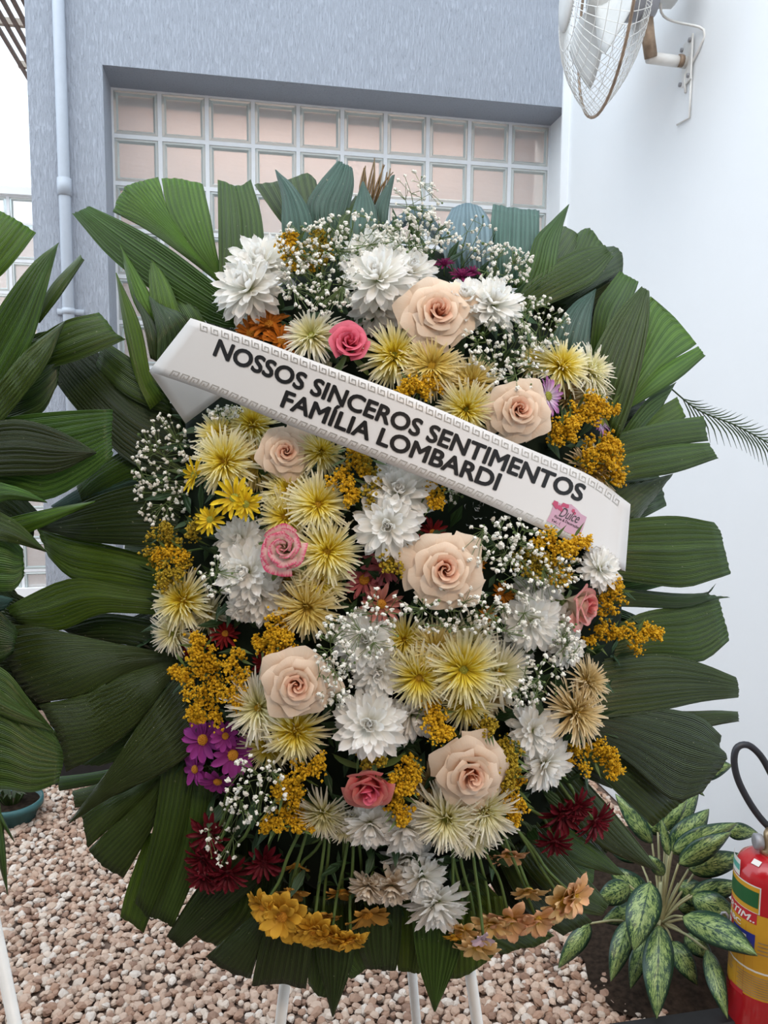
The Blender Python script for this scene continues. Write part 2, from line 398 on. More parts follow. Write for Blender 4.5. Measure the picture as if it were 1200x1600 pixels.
# grey drain pipe on the wall
dx = wl(98, 150)[0]; b = MB()
b.tube([(dx, -0.028, 0), (dx, -0.028, ZH)], 0.024, 14)
pp = tag(empty('drain_pipe', WM), 'grey painted drain pipe running down the rough grey wall', 'pipe')
M['pipe'] = plain('pipe', (0.42, 0.46, 0.52), 0.5, var=0.03)
b.build('pipe', M['pipe'], pp)
zc = wl(104, 290)[1]; b = MB(); b.tube([(dx, -0.028, zc - 0.05), (dx, -0.028, zc + 0.02)], 0.029, 14); b.build('coupling', M['pipe'], pp)
zc = wl(108, 488)[1]; b = MB(); b.tube([(dx, -0.028, zc - 0.012), (dx, -0.028, zc + 0.012)], 0.028, 12); b.box((dx - 0.05, -0.012, zc - 0.012), (dx + 0.06, 0, zc + 0.012)); b.build('bracket', M['pipe'], pp)

# far wall seen left of the grey wall, with its own glass blocks
FO = 1.75
XF1 = X_C + 0.6; XF0 = XF1 - 3.2
ZF = wl(20, 291, FO)[1]; ZW = wl(20, 303, FO)[1]
b = MB(); b.box((XF0, FO, ZW), (XF1, FO + 0.15, ZF)); b.box((XF0, FO, 0), (XF1, FO + 0.15, wl(30, 920, FO)[1]))
x_end = wl(84, 900, FO)[0]
b.box((x_end, FO, 0), (XF1, FO + 0.15, ZW))
tag(b.build('wall_far', M['wall_white'], M=WM, smooth=False), kind='structure')
zb = wl(30, 920, FO)[1]; pf = 0.2; win2 = tag(empty('window_2', WM @ Matrix.Translation((x_end, FO + 0.04, ZW))), kind='structure')
gb2, gp2 = glass_block(pf, pf); g = MB(); nr2 = int((ZW - zb)/pf) + 1
for r in range(nr2 + 1): g.box((-2.4, -0.002, -r*pf - 0.009), (0, 0.05, -r*pf + 0.009))
for c in range(13): g.box((-c*pf - 0.009, -0.0025, -nr2*pf), (-c*pf + 0.009, 0.05, 0))
g.build('mortar_grid', M['mortar'], win2, smooth=False)
for r in range(nr2):
    for c in range(6):
        o = obj('glass_block', gb2, M['glass_rim'], win2, Matrix.Translation((-(c+1)*pf + 0.009, 0.004, -(r+1)*pf + 0.009)))
        obj('pane', gp2, M['glass'], o)
b = MB(); b.box((XF0, FO + 0.9, 0), (XF1 + 0.3, FO + 1.0, ZF)); tag(b.build('wall_room_far', M['inner_wall'], M=WM, smooth=False), kind='structure')
light('room_lamp', 'POINT', WM @ Vector((x_end - 0.4, FO + 0.5, 1.9)), (0, 0, 0), 7, (1.0, 0.85, 0.75), shadow_soft_size=0.1)

# slatted roof in the top left corner
M['slat'] = plain('slat', (0.085, 0.05, 0.035), 0.7, var=0.3)
M['beam'] = plain('beam', (0.45, 0.40, 0.34), 0.7, var=0.1)
pg = tag(empty('slatted_roof', WM), 'dark brown slatted roof high behind the corner of grey wall', 'roof')
sm = MB(); sm.box((-0.011, 0, 0), (0.011, 2.6, 0.014)); sm = sm.mesh('slat', False)
q = P(0, 57, 4.15); zp = q.z; x0 = (q - W0).dot(E1); y0 = (q - W0).dot(E3)
for i in range(19): obj('slat', sm, M['slat'], pg, Matrix.Translation((x0 + 0.014 + i*0.051, 0.44, zp)))
for i in range(5):
    b = MB(); b.box((x0 - 0.01, 0.5 + i*0.5, zp + 0.0145), (x0 + 0.97, 0.53 + i*0.5, zp + 0.05)); b.build('beam', M['beam'], pg, smooth=False)

# ------------------------------------------------------------------ gravel floor
t = NT('pebble'); at = t.n('ShaderNodeAttribute', attribute_name='tint'); n = t.noise(t.objco(), 90, 3)
t.color(t.mix(0.35, at.outputs['Color'], t.ramp(n, [(0.3, (0.45, 0.36, 0.30)), (0.7, (0.82, 0.76, 0.70))]), 'MULTIPLY')); t.setv(roughness=0.75); M['pebble'] = t.m
M['soil'] = plain('soil', (0.030, 0.020, 0.014), 0.95, 0.1, var=0.5, scale=60)
M['bed'] = plain('bed', (0.20, 0.14, 0.11), 0.95, 0.1, var=0.3, scale=60)
b = MB(); b.box((-6, -5, -0.2), (5, 9, -0.012)); floor = tag(b.build('floor', M['bed'], smooth=False), kind='structure')
rg = random.Random(3)
def pebble_shape(R):
    nu, nv = 7, 4; V = [Vector((0, 0, 1))]; a = [R.uniform(0.75, 1.2) for _ in range(3)]
    for j in range(1, nv):
        for i in range(nu):
            th = pi*j/nv; ph = 2*pi*(i + 0.5*(j % 2))/nu; k = R.uniform(0.78, 1.16); V.append(Vector((sin(th)*cos(ph), sin(th)*sin(ph), cos(th)))*k)
    V.append(Vector((0, 0, -1))); Fs = []
    for i in range(nu): Fs.append((0, 1+i, 1+(i+1) % nu)); Fs.append((len(V)-1, 1+(nv-2)*nu+(i+1) % nu, 1+(nv-2)*nu+i))
    for j in range(nv-2):
        for i in range(nu): Fs.append((1+j*nu+i, 1+(j+1)*nu+i, 1+(j+1)*nu+(i+1) % nu, 1+j*nu+(i+1) % nu))
    return [Vector((v.x*a[0], v.y*a[1], v.z*0.66)) for v in V], Fs
PCOL = [(0.52, 0.36, 0.27), (0.62, 0.47, 0.37), (0.43, 0.27, 0.19), (0.70, 0.59, 0.50), (0.54, 0.38, 0.29), (0.34, 0.21, 0.15), (0.58, 0.43, 0.34), (0.73, 0.65, 0.58)]
shapes = [pebble_shape(rg) for _ in range(12)]
pm = []
for i in range(16):
    V, Fs = shapes[i % 12]; m_ = mesh('stone', V, Fs, smooth=False); tint(m_, [PCOL[i % 8]]*len(V)); m_.materials.append(M['pebble']); pm.append(m_)
def proj(p):
    d = p - CAM; z = d.dot(fw); return 600 + F*d.dot(rt)/z, 800 - F*d.dot(up)/z
spots = []
y = 1.55; st = 0.0205
while y < 3.75:
    x = -0.62*y - 0.25
    while x < 0.62*y + 0.2:
        spots.append(Vector((x + rg.uniform(-.4, .4)*st, y + rg.uniform(-.4, .4)*st, 0))); x += st
    y += st*0.92
wc = lambda p: (p - W0).dot(E3)
near = []; rest = []
for p in spots:
    if wc(p) > -0.02 and (p - W0).dot(E1) > X_C - 0.02 or (p - W0).dot(E1) > X_R - 0.02: continue
    u, v = proj(p)
    vis = v < 1612 and ((0 < u < 330 and v > 1440) or (300 < u < 440 and v > 1552) or (460 < u < 630 and v > 1560))
    (near if vis else rest).append(p)
near.sort(key=lambda p: p.y); rest += near[300:]; near = near[:300]
def stone_M(p):
    s = rg.uniform(0.0100, 0.0170); e = Matrix.Rotation(rg.uniform(0, 6.28), 4, 'Z') @ Matrix.Rotation(rg.uniform(-.7, .7), 4, 'X')
    return Matrix.Translation((p.x, p.y, rg.uniform(-0.007, 0.008))) @ e @ Matrix.Scale(s, 4)
for p in near: obj('stone', rg.choice(pm), None, floor, stone_M(p))
b = MB()
for p in rest:
    V, Fs = rg.choice(shapes); m_ = stone_M(p); c = rg.choice(PCOL); k = rg.uniform(0.85, 1.08); b.add([m_ @ v for v in V], Fs, c=tuple(min(1, q*k) for q in c))
tag(b.build('gravel', M['pebble'], floor, smooth=False, col=True), kind='stuff')
# ------------------------------------------------------------------ the wreath: frame, leaves
TILT = radians(8)
WN = Vector((0, -cos(TILT), sin(TILT)))
WP = Plane(P(600, 890, 1.08), WN)
WX = Vector((1, 0, 0)); WY = WN.cross(WX); WY = WY if WY.z > 0 else -WY
DC = WP.at(610, 890)                                    # centre of the flower dome
DA = 0.335; DB = 0.475; DH = 0.15
def dome_c(p):
    d = p - DC; a = d.dot(WX)/DA; b_ = d.dot(WY)/DB; k = 1 - a*a - b_*b_
    return DH*sqrt(k) if k > 0 else 0.0
def dome(px, py, lift=0.0):
    """point on the flower dome under a photo point, and the dome's normal there"""
    c = 0.08
    for _ in range(14):
        p = WP.at(px, py, c + lift); c = 0.5*c + 0.5*max(dome_c(p), 0.06)
    p = WP.at(px, py, c + lift); d = p - DC
    n = WX*(d.dot(WX)/DA**2) + WY*(d.dot(WY)/DB**2) + WN*(max(c, 0.03)/DH**2)
    return p, n.normalized()

def V2(q): return Vector((q[0], q[1], 0))
def loft(b, L, R, o0, o1, bow=0.0, arch=0.0, pleats=9, amp=0.0022, diag=0.0, tip=None, plane=None, nt=14, jag=1.2, rnd=None, ph0=0.0):
    """leaf blade between two margins; real pleats run along it"""
    plane = plane or WP; rnd = rnd or random
    L = catmull([V2(q) for q in L], nt); R = catmull([V2(q) for q in R], nt); ns = pleats*2 + 1
    tp = catmull([V2(q) for q in tip], ns) if tip else None
    V = []; uv = []; Fs = []
    js = [0.0]
    for j in range(ns-1): js.append(js[-1] + rnd.uniform(.6, 1.4))
    js = [q/js[-1] for q in js]; am = [rnd.uniform(.35, 1.25) for _ in range(ns)]
    for i in range(nt):
        t = i/(nt-1)
        for j in range(ns):
            s = js[j]; q = L[i].lerp(R[i], s)
            if tp: q = q + (tp[j] - L[-1].lerp(R[-1], s))*t**3
            if i == nt-1: q = q + (L[-1]-L[-2]).normalized()*rnd.uniform(-jag, jag)
            ph = j/2 + diag*t*pleats
            tri = abs((ph % 1.0)*2 - 1)*2 - 1
            w = (L[i]-R[i]).length/60.0*(1 - .55*t*t)
            o = o0 + (o1-o0)*t + bow*sin(pi*t) + arch*(1-(2*s-1)**2)*min(1, t*3) + tri*amp*am[j]*min(1.0, w)
            V.append(plane.at(q.x, q.y, o)); uv.append((ph + ph0, t))
    for i in range(nt-1):
        for j in range(ns-1): Fs.append((i*ns+j, i*ns+j+1, (i+1)*ns+j+1, (i+1)*ns+j))
    b.add(V, Fs, uv)
def thick(o, t=0.0007):
    md = o.modifiers.new('thickness', 'SOLIDIFY'); md.thickness = t; md.offset = 0; return o
RL = random.Random(11)
def leaf(parent, mt, lofts, o0=0.03, o1=0.0, bow=0.008, arch=0.006, **kw):
    b = MB()
    for lf in lofts:
        k = dict(kw); k.update(lf[2] if len(lf) > 2 else {})
        loft(b, lf[0], lf[1], o0, o1, k.pop('bow', bow), k.pop('arch', arch), rnd=RL, **k)
    return thick(b.build('leaf', M[mt], parent, uv=True))

wreath = tag(empty('funeral_wreath', P(600, 1500, 1.12)), 'large oval funeral wreath backing of cut palm leaves behind the mixed flowers', 'wreath')
def wleaf(*a, **k):
    o = leaf(wreath, *a, **k); o.matrix_parent_inverse = wreath.matrix_world.inverted(); return o

# upper left
wleaf('leaf_mid', [([(372,512),(330,505),(240,455),(170,400),(113,334)], [(385,480),(320,430),(260,385),(200,350),(140,322)], dict(pleats=14))], 0.05, 0.01)
wleaf('leaf_bright', [([(345,445),(290,402),(230,360),(176,331)], [(348,440),(300,385),(264,330),(248,277)], dict(pleats=14, tip=[(176,331),(190,300),(204,288),(248,277)], diag=0.5)),
                      ([(348,440),(298,385),(263,330),(251,278)], [(352,440),(340,400),(329,340),(317,288)], dict(pleats=8, tip=[(252,278),(283,280),(317,288)]))], 0.03, -0.01)
wleaf('leaf_mid', [([(350,470),(343,430),(341,350),(340,281)], [(420,470),(415,400),(408,335),(392,281)], dict(pleats=9, tip=[(340,281),(372,290),(392,281)]))], 0.04, 0.01)
wleaf('leaf_mid', [([(470,385),(432,338),(397,288)], [(510,370),(500,310),(492,278)], dict(pleats=9, tip=[(397,288),(450,281),(480,271),(494,282)]))], 0.0, -0.03)
wleaf('leaf_teal', [([(445,400),(440,350),(440,310),(430,266)], [(495,400),(485,335),(460,292),(431,266)], dict(pleats=6))], 0.04, 0.01)
wleaf('leaf_teal', [([(500,390),(478,328),(495,290),(528,251)], [(535,380),(545,330),(553,290),(551,262)], dict(pleats=9))], 0.02, -0.01)
wleaf('leaf_teal', [([(545,395),(548,340),(566,284)], [(592,395),(588,330),(568,284)], dict(pleats=6))], 0.045, 0.01)
wleaf('leaf_teal', [([(590,370),(585,325),(612,275)], [(605,380),(607,330),(617,272)], dict(pleats=5))], 0.02, -0.01)
wleaf('leaf_mid', [([(515,390),(530,345),(556,305)], [(560,390),(556,345),(568,312)], dict(pleats=5))], 0.03, 0.0)
for i in range(11):
    x = 558 + i*5.4; tx = x + RL.uniform(-4, 14); ty = 252 + abs(i-5)*3 + RL.uniform(-6, 10)
    wleaf('straw', [([(560+i*3.2,320),((x+565+i*3)/2,290),(tx,ty)], [(562.5+i*3.2,320),((x+571+i*3)/2,290),(tx+1,ty)], dict(pleats=1, nt=5, jag=0))], -0.01, -0.03, amp=0)
wleaf('leaf_sky_sheen', [([(700,375),(662,323),(630,332),(599,356)], [(700,400),(652,350),(630,356),(601,369)], dict(pleats=7))], 0.02, 0.0)
wleaf('leaf_sky_sheen', [([(700,430),(690,365),(706,326)], [(770,430),(768,355),(752,323)], dict(pleats=10, tip=[(706,326),(728,318),(752,323)]))], 0.05, 0.0, 0.02)
wleaf('leaf_teal', [([(765,450),(765,370),(770,319)], [(838,450),(842,380),(843,329)], dict(pleats=11, tip=[(770,319),(805,325),(843,329)]))], 0.04, -0.01, 0.02)
wleaf('leaf_mid', [([(800,450),(822,415),(836,372),(862,345),(888,320)], [(868,450),(870,410),(878,360),(889,320)], dict(pleats=9))], 0.06, 0.02)
wleaf('leaf_mid', [([(830,430),(860,380),(880,353)], [(870,440),(905,410),(918,382)], dict(pleats=6, tip=[(880,353),(897,362),(918,382)]))], 0.02, -0.02)
wleaf('leaf_mid', [([(825,465),(880,402),(900,366)], [(850,480),(920,420),(945,390)], dict(pleats=8, tip=[(900,366),(921,357),(945,388)]))], 0.02, -0.02)
wleaf('leaf_dark', [([(840,475),(900,420),(945,386)], [(880,480),(935,445),(972,425)], dict(pleats=7, tip=[(945,386),(963,386),(973,402),(972,426)]))], 0.03, -0.01)
wleaf('leaf_mid', [([(800,465),(835,427),(900,391),(945,383)], [(820,490),(880,466),(930,440),(958,401)], dict(pleats=9))], 0.06, 0.03)
wleaf('leaf_teal', [([(855,560),(870,510),(895,475),(930,452)], [(910,590),(920,540),(925,490),(931,453)], dict(pleats=7))], 0.07, 0.04)
wleaf('leaf_mid', [([(920,560),(930,480),(950,447),(968,424)], [(950,580),(970,510),(985,475),(998,441)], dict(pleats=8))], 0.03, 0.0)
wleaf('leaf_mid', [([(915,600),(930,545),(962,490),(1002,448)], [(965,690),(985,640),(1003,570),(1014,500),(1015,455)], dict(pleats=11))], 0.07, 0.04)
wleaf('leaf_bright', [([(960,630),(995,530),(1012,466),(1030,474)], [(975,640),(1030,578),(1089,538)], dict(pleats=9, tip=[(1030,474),(1057,499),(1089,538)])),
                      ([(975,636),(1030,576),(1091,541)], [(980,640),(1054,597),(1102,556)], dict(pleats=5))], 0.03, -0.01)
wleaf('leaf_mid', [([(955,700),(1010,625),(1057,597)], [(965,720),(1005,675),(1032,640)], dict(pleats=6))], 0.02, -0.01)
wleaf('leaf_bright', [([(975,690),(1010,650),(1058,620)], [(990,710),(1030,678),(1071,652)], dict(pleats=5))], 0.01, -0.02)
wleaf('leaf_mid', [([(945,690),(971,676),(1042,658),(1099,650)], [(950,720),(1000,705),(1050,696),(1106,689)], dict(pleats=6)),
                   ([(950,718),(1000,703),(1050,694),(1107,692)], [(950,760),(985,750),(1054,739),(1122,716)], dict(pleats=6))], 0.05, 0.01)
wleaf('leaf_olive', [([(950,760),(1010,750),(1052,740)], [(950,850),(980,835),(1001,806)], dict(pleats=9, diag=0.6))], 0.03, 0.0)
wleaf('leaf_mid', [([(930,830),(960,815),(1050,806),(1115,816)], [(935,900),(966,906),(1062,918),(1110,907),(1142,897)], dict(pleats=13, tip=[(1115,816),(1126,832),(1133,862),(1142,897)]))], 0.05, 0.02)
wleaf('leaf_dark', [([(930,915),(970,918),(1056,927),(1107,925),(1119,911)], [(930,950),(965,948),(1065,950),(1110,938),(1141,933)], dict(pleats=6, tip=[(1119,911),(1108,928),(1141,933)]))], 0.03, 0.0)
wleaf('leaf_mid', [([(930,1000),(996,960),(1060,947),(1123,936)], [(930,1035),(1030,1030),(1095,1034),(1140,1001)], dict(pleats=11, tip=[(1123,936),(1131,965),(1140,1001)]))], 0.03, 0.0)
wleaf('leaf_olive', [([(900,1040),(954,1028),(1035,1022),(1095,1036),(1150,1058)], [(900,1130),(951,1121),(1020,1113),(1095,1097),(1154,1090)], dict(pleats=13, tip=[(1150,1058),(1154,1074),(1154,1090)]))], 0.06, 0.01)
wleaf('leaf_olive', [([(980,1110),(1074,1111),(1120,1110),(1153,1112)], [(980,1160),(1070,1145),(1120,1133),(1155,1127)], dict(pleats=7))], 0.02, -0.01)
wleaf('leaf_dark', [([(900,1100),(1020,1105),(1090,1118),(1128,1150)], [(900,1140),(980,1190),(1050,1250),(1098,1238)], dict(pleats=13, tip=[(1128,1150),(1124,1166),(1136,1184),(1112,1218),(1098,1238)], amp=.0009))], 0.05, 0.02)
wleaf('leaf_olive', [([(890,1110),(1000,1180),(1083,1242)], [(880,1150),(945,1220),(1020,1292)], dict(pleats=12, tip=[(1083,1242),(1055,1262),(1020,1292)]))], 0.03, 0.0)
wleaf('leaf_olive', [([(860,1160),(960,1270),(1032,1362)], [(840,1200),(925,1312),(1000,1352)], dict(pleats=9))], 0.05, 0.02)
wleaf('leaf_mid', [([(850,1270),(930,1322),(978,1368)], [(840,1300),(890,1345),(955,1366)], dict(pleats=6))], 0.03, 0.01)
wleaf('leaf_olive', [([(800,1240),(870,1320),(915,1370),(952,1412)], [(780,1290),(830,1370),(890,1420),(940,1432)], dict(pleats=9))], 0.04, 0.02)
wleaf('leaf_mid', [([(850,1320),(900,1340),(928,1350)], [(850,1370),(900,1380),(925,1398)], dict(pleats=6))], 0.02, 0.0)
# bottom, right to left
wleaf('leaf_mid', [([(740,1360),(800,1420),(866,1462)], [(690,1400),(730,1460),(785,1492)], dict(pleats=10, tip=[(866,1462),(840,1478),(815,1482),(785,1492)]))], 0.03, 0.0)
wleaf('leaf_dark', [([(800,1290),(860,1370),(925,1440)], [(770,1330),(820,1420),(880,1462)], dict(pleats=8))], 0.03, 0.0)
wleaf('leaf_bright', [([(700,1400),(700,1470),(700,1529)], [(790,1400),(795,1440),(784,1478)], dict(pleats=10, tip=[(700,1529),(722,1527),(760,1503),(784,1478)]))], 0.03, 0.0)
wleaf('leaf_mid', [([(640,1400),(652,1500),(678,1580)], [(740,1400),(715,1500),(680,1580)], dict(pleats=10))], 0.06, 0.04)
wleaf('leaf_bright', [([(600,1400),(616,1470),(622,1517)], [(690,1400),(672,1470),(656,1521)], dict(pleats=8))], 0.04, 0.02)
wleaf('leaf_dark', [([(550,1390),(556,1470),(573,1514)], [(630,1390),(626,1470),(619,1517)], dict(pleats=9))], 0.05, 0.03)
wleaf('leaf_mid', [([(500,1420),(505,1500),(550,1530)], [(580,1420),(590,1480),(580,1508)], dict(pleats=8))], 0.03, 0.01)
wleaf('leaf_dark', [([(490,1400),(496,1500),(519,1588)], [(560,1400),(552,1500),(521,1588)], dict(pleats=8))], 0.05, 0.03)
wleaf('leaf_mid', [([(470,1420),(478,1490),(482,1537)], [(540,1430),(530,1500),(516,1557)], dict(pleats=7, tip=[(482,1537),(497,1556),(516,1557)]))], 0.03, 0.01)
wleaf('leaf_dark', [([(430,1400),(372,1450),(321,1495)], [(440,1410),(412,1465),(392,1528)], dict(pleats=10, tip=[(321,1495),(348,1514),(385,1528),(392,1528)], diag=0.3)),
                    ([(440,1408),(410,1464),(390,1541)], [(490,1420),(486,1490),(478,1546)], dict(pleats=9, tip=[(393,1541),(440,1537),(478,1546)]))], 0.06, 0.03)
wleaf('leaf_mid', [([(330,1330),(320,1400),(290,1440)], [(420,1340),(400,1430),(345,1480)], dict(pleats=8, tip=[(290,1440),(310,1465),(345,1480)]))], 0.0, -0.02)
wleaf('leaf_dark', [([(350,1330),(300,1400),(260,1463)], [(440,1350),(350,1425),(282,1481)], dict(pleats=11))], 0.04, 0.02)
wleaf('leaf_mid', [([(285,1180),(266,1330),(232,1432)], [(340,1190),(318,1330),(270,1450)], dict(pleats=9, tip=[(232,1432),(256,1440),(270,1450)]))], 0.05, 0.03)
wleaf('leaf_mid', [([(255,1190),(240,1290),(211,1410)], [(310,1180),(279,1320),(232,1437)], dict(pleats=7, amp=0.004))], 0.055, 0.04)
wleaf('leaf_bright', [([(230,1300),(198,1390),(188,1432)], [(260,1310),(245,1400),(225,1457)], dict(pleats=5))], 0.02, 0.0)
wleaf('leaf_mid', [([(265,1195),(200,1235),(126,1262)], [(268,1200),(215,1255),(137,1325)], dict(pleats=8, diag=-0.6)),
                   ([(268,1198),(214,1253),(136,1324)], [(272,1200),(240,1290),(193,1372)], dict(pleats=9, tip=[(138,1328),(160,1352),(193,1372)], diag=0.3))], 0.035, 0.02)
wleaf('leaf_mid', [([(220,1195),(160,1222),(113,1236)], [(220,1240),(160,1255),(118,1262)], dict(pleats=5))], 0.015, 0.0)
# left side
wleaf('leaf_olive', [([(285,1045),(225,1120),(175,1195),(107,1286)], [(320,1160),(260,1205),(175,1245),(108,1287)], dict(pleats=14, diag=0.25))], 0.075, 0.06)
wleaf('leaf_mid', [([(260,1060),(200,1130),(122,1195)], [(290,1090),(220,1170),(160,1196)], dict(pleats=7))], 0.03, 0.01)
wleaf('leaf_mid', [([(250,1185),(150,1206),(88,1214)], [(250,1205),(160,1224),(92,1236)], dict(pleats=4))], 0.01, -0.02)
wleaf('leaf_olive', [([(275,1022),(160,1001),(60,979),(-8,975)], [(280,1028),(205,1050),(130,1086),(60,1098)], dict(pleats=15, tip=[(-8,975),(14,1040),(36,1078),(60,1098)], diag=-0.4)),
                     ([(280,1026),(205,1048),(129,1084),(60,1097)], [(285,1035),(225,1120),(165,1172),(104,1206)], dict(pleats=14, tip=[(61,1101),(88,1150),(104,1206)], diag=0.4))], 0.07, 0.05)
wleaf('leaf_dark', [([(290,980),(200,962),(150,960),(90,980)], [(290,1040),(230,1015),(180,1005),(130,1000)], dict(pleats=8))], 0.03, 0.01)
wleaf('leaf_mid', [([(285,1000),(250,1010),(215,995)], [(290,1030),(250,1022),(212,1002)], dict(pleats=4))], 0.02, 0.01)
wleaf('leaf_bright', [([(275,930),(190,915),(112,904),(45,930),(10,950)], [(270,962),(200,958),(153,960),(90,986),(30,975)], dict(pleats=11))], 0.055, 0.04)
wleaf('leaf_bright', [([(275,880),(170,852),(100,838),(57,824)], [(270,935),(190,918),(116,906),(75,870)], dict(pleats=10))], 0.045, 0.03)
wleaf('leaf_dark', [([(290,750),(218,756),(140,780),(58,823)], [(290,860),(200,852),(130,845),(60,826)], dict(pleats=14))], 0.065, 0.04)
wleaf('leaf_teal', [([(290,720),(220,735),(140,755),(80,790)], [(290,770),(220,757),(150,780),(90,805)], dict(pleats=9))], 0.03, 0.01)
wleaf('leaf_mid', [([(290,670),(220,690),(150,730),(120,760)], [(290,750),(220,745),(170,765),(130,790)], dict(pleats=9))], 0.035, 0.02)
wleaf('leaf_dark', [([(290,640),(215,605),(150,548),(100,503)], [(290,760),(200,720),(120,640),(70,572)], dict(pleats=16))], 0.05, 0.03)
wleaf('leaf_mid', [([(260,600),(205,560),(160,530)], [(270,650),(200,620),(150,575)], dict(pleats=7))], 0.055, 0.045)
wleaf('leaf_bright', [([(235,640),(212,590),(195,520),(181,427)], [(258,620),(237,590),(220,510),(182,427)], dict(pleats=6))], 0.07, 0.045)
wleaf('leaf_bright', [([(240,520),(208,470),(187,382)], [(260,520),(235,460),(188,382)], dict(pleats=5))], 0.055, 0.03)
wleaf('leaf_bright', [([(240,520),(233,450),(234,393)], [(290,520),(268,450),(235,393)], dict(pleats=5))], 0.06, 0.03)
wleaf('leaf_dark', [([(245,570),(245,520),(232,462)], [(300,505),(285,490),(255,478)], dict(pleats=6))], 0.075, 0.06)
wleaf('leaf_dark', [([(235,560),(222,500),(205,455)], [(255,570),(247,515),(225,480)], dict(pleats=5))], 0.07, 0.05)
wleaf('leaf_mid', [([(290,540),(255,480),(262,455)], [(330,520),(300,470),(275,465)], dict(pleats=5))], 0.05, 0.03)
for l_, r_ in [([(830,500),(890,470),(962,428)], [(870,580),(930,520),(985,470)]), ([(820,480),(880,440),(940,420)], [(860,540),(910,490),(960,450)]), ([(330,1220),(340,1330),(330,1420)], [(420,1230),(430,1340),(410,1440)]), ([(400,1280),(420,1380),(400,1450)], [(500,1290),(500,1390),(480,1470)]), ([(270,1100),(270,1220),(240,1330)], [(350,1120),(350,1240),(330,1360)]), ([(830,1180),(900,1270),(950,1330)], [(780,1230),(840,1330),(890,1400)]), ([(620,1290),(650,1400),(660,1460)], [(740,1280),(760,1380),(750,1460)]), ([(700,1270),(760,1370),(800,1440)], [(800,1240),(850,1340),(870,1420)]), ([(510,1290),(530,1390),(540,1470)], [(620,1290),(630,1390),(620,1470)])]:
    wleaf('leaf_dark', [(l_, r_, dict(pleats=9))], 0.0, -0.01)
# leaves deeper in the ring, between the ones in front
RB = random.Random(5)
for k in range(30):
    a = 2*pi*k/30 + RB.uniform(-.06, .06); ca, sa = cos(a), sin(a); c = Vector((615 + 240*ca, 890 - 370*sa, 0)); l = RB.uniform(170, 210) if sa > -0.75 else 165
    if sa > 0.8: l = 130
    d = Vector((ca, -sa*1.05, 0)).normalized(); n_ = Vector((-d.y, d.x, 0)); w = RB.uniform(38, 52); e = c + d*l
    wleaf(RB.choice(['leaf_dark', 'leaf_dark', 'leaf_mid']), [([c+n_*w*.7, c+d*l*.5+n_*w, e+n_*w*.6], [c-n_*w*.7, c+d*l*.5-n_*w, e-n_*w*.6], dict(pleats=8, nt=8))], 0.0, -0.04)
# thin dark palm frond reaching out on the right
sp = catmull([V2(q) for q in [(1040,600),(1090,640),(1150,665),(1215,700)]], 24); b = MB()
b.tube([WP.at(q.x, q.y, -0.03) for q in sp], 0.0012, 5)
fr = b.build('palm_frond', M['stem_dark'], wreath); fr.matrix_parent_inverse = wreath.matrix_world.inverted(); b = MB()
for i in range(4, 24):
    q = sp[i]; d = (sp[min(i+1, 23)]-sp[i-1]).normalized(); n_ = Vector((-d.y, d.x, 0))
    for sg, ln in ((1, 62), (-1, 36)):
        e = q + d*ln*.75 + n_*sg*ln*.55; mid = q + d*ln*.45 + n_*sg*ln*.22; w = n_*1.3
        loft(b, [q-w*.5, mid-w, e], [q+w*.5, mid+w, e+w*.2], -0.03, -0.035, pleats=1, amp=0, nt=6, jag=0)
thick(tag(b.build('leaflets', M['stem_dark'], fr, uv=True), kind='stuff'), 0.0005)

# dark core that holds the stems
b = MB(); V = []; Fs = []; nu, nv = 40, 12
for j in range(nv+1):
    th = (pi/2)*j/nv
    for i in range(nu):
        ph = 2*pi*i/nu; V.append(DC + WX*(DA*.97*sin(th)*cos(ph)) + WY*(DB*.97*sin(th)*sin(ph)) + WN*((DH-0.012)*cos(th)))
for j in range(nv):
    for i in range(nu): Fs.append((j*nu+i, (j+1)*nu+i, (j+1)*nu+(i+1) % nu, j*nu+(i+1) % nu))
Fs.append(tuple(nv*nu+i for i in range(nu))); b.add(V, Fs)
def wchild(o): o.parent = wreath; o.matrix_parent_inverse = wreath.matrix_world.inverted(); return o
wchild(b.build('foam_core', M['core']))
b = MB(); V = []
for z_ in (-.05, -.03): V += [DC - WY*.03 + WX*(DA*.98*cos(2*pi*i/40)) + WY*(DB*.98*sin(2*pi*i/40)) + WN*z_ for i in range(40)]
b.add(V, [tuple(range(40))[::-1], tuple(range(40, 80))] + [(i, (i+1) % 40, 40+(i+1) % 40, 40+i) for i in range(40)]); wchild(b.build('backing_board', M['core'], smooth=False))
b = MB(); RF = random.Random(21)
for k in range(1100):
    a = RF.uniform(0, 2*pi); r = sqrt(RF.random())*0.99; d = WX*(DA*r*cos(a)) + WY*(DB*r*sin(a)); c = DH*sqrt(max(0, 1-r*r)) - 0.008
    p = DC + d + WN*c; ux_, uy_ = 600 + F*(p-CAM).dot(rt)/depth(p), 800 - F*(p-CAM).dot(up)/depth(p)
    if abs(uy_ - (540 + (ux_-265)*.405)) < 85: continue
    n = (WX*(d.dot(WX)/DA**2) + WY*(d.dot(WY)/DB**2) + WN*(c/DH**2)).normalized()
    t1 = (WX*RF.uniform(-1, 1) + WY*RF.uniform(-1, 1) + n*RF.uniform(.1, .7)).normalized(); t2 = n.cross(t1).normalized(); l = RF.uniform(.02, .045); w = l*RF.uniform(.12, .24)
    b.add([p, p+t1*l*.5+t2*w, p+t1*l+n*.003, p+t1*l*.5-t2*w, p+t1*l*.5+n*.004], [(0,4,1),(1,4,2),(2,4,3),(3,4,0)], [(0,0),(.5,.5),(0,1),(.5,.5),(0,.5)])
tag(wchild(b.build('filler_foliage', M['filler'], uv=True)), kind='stuff')
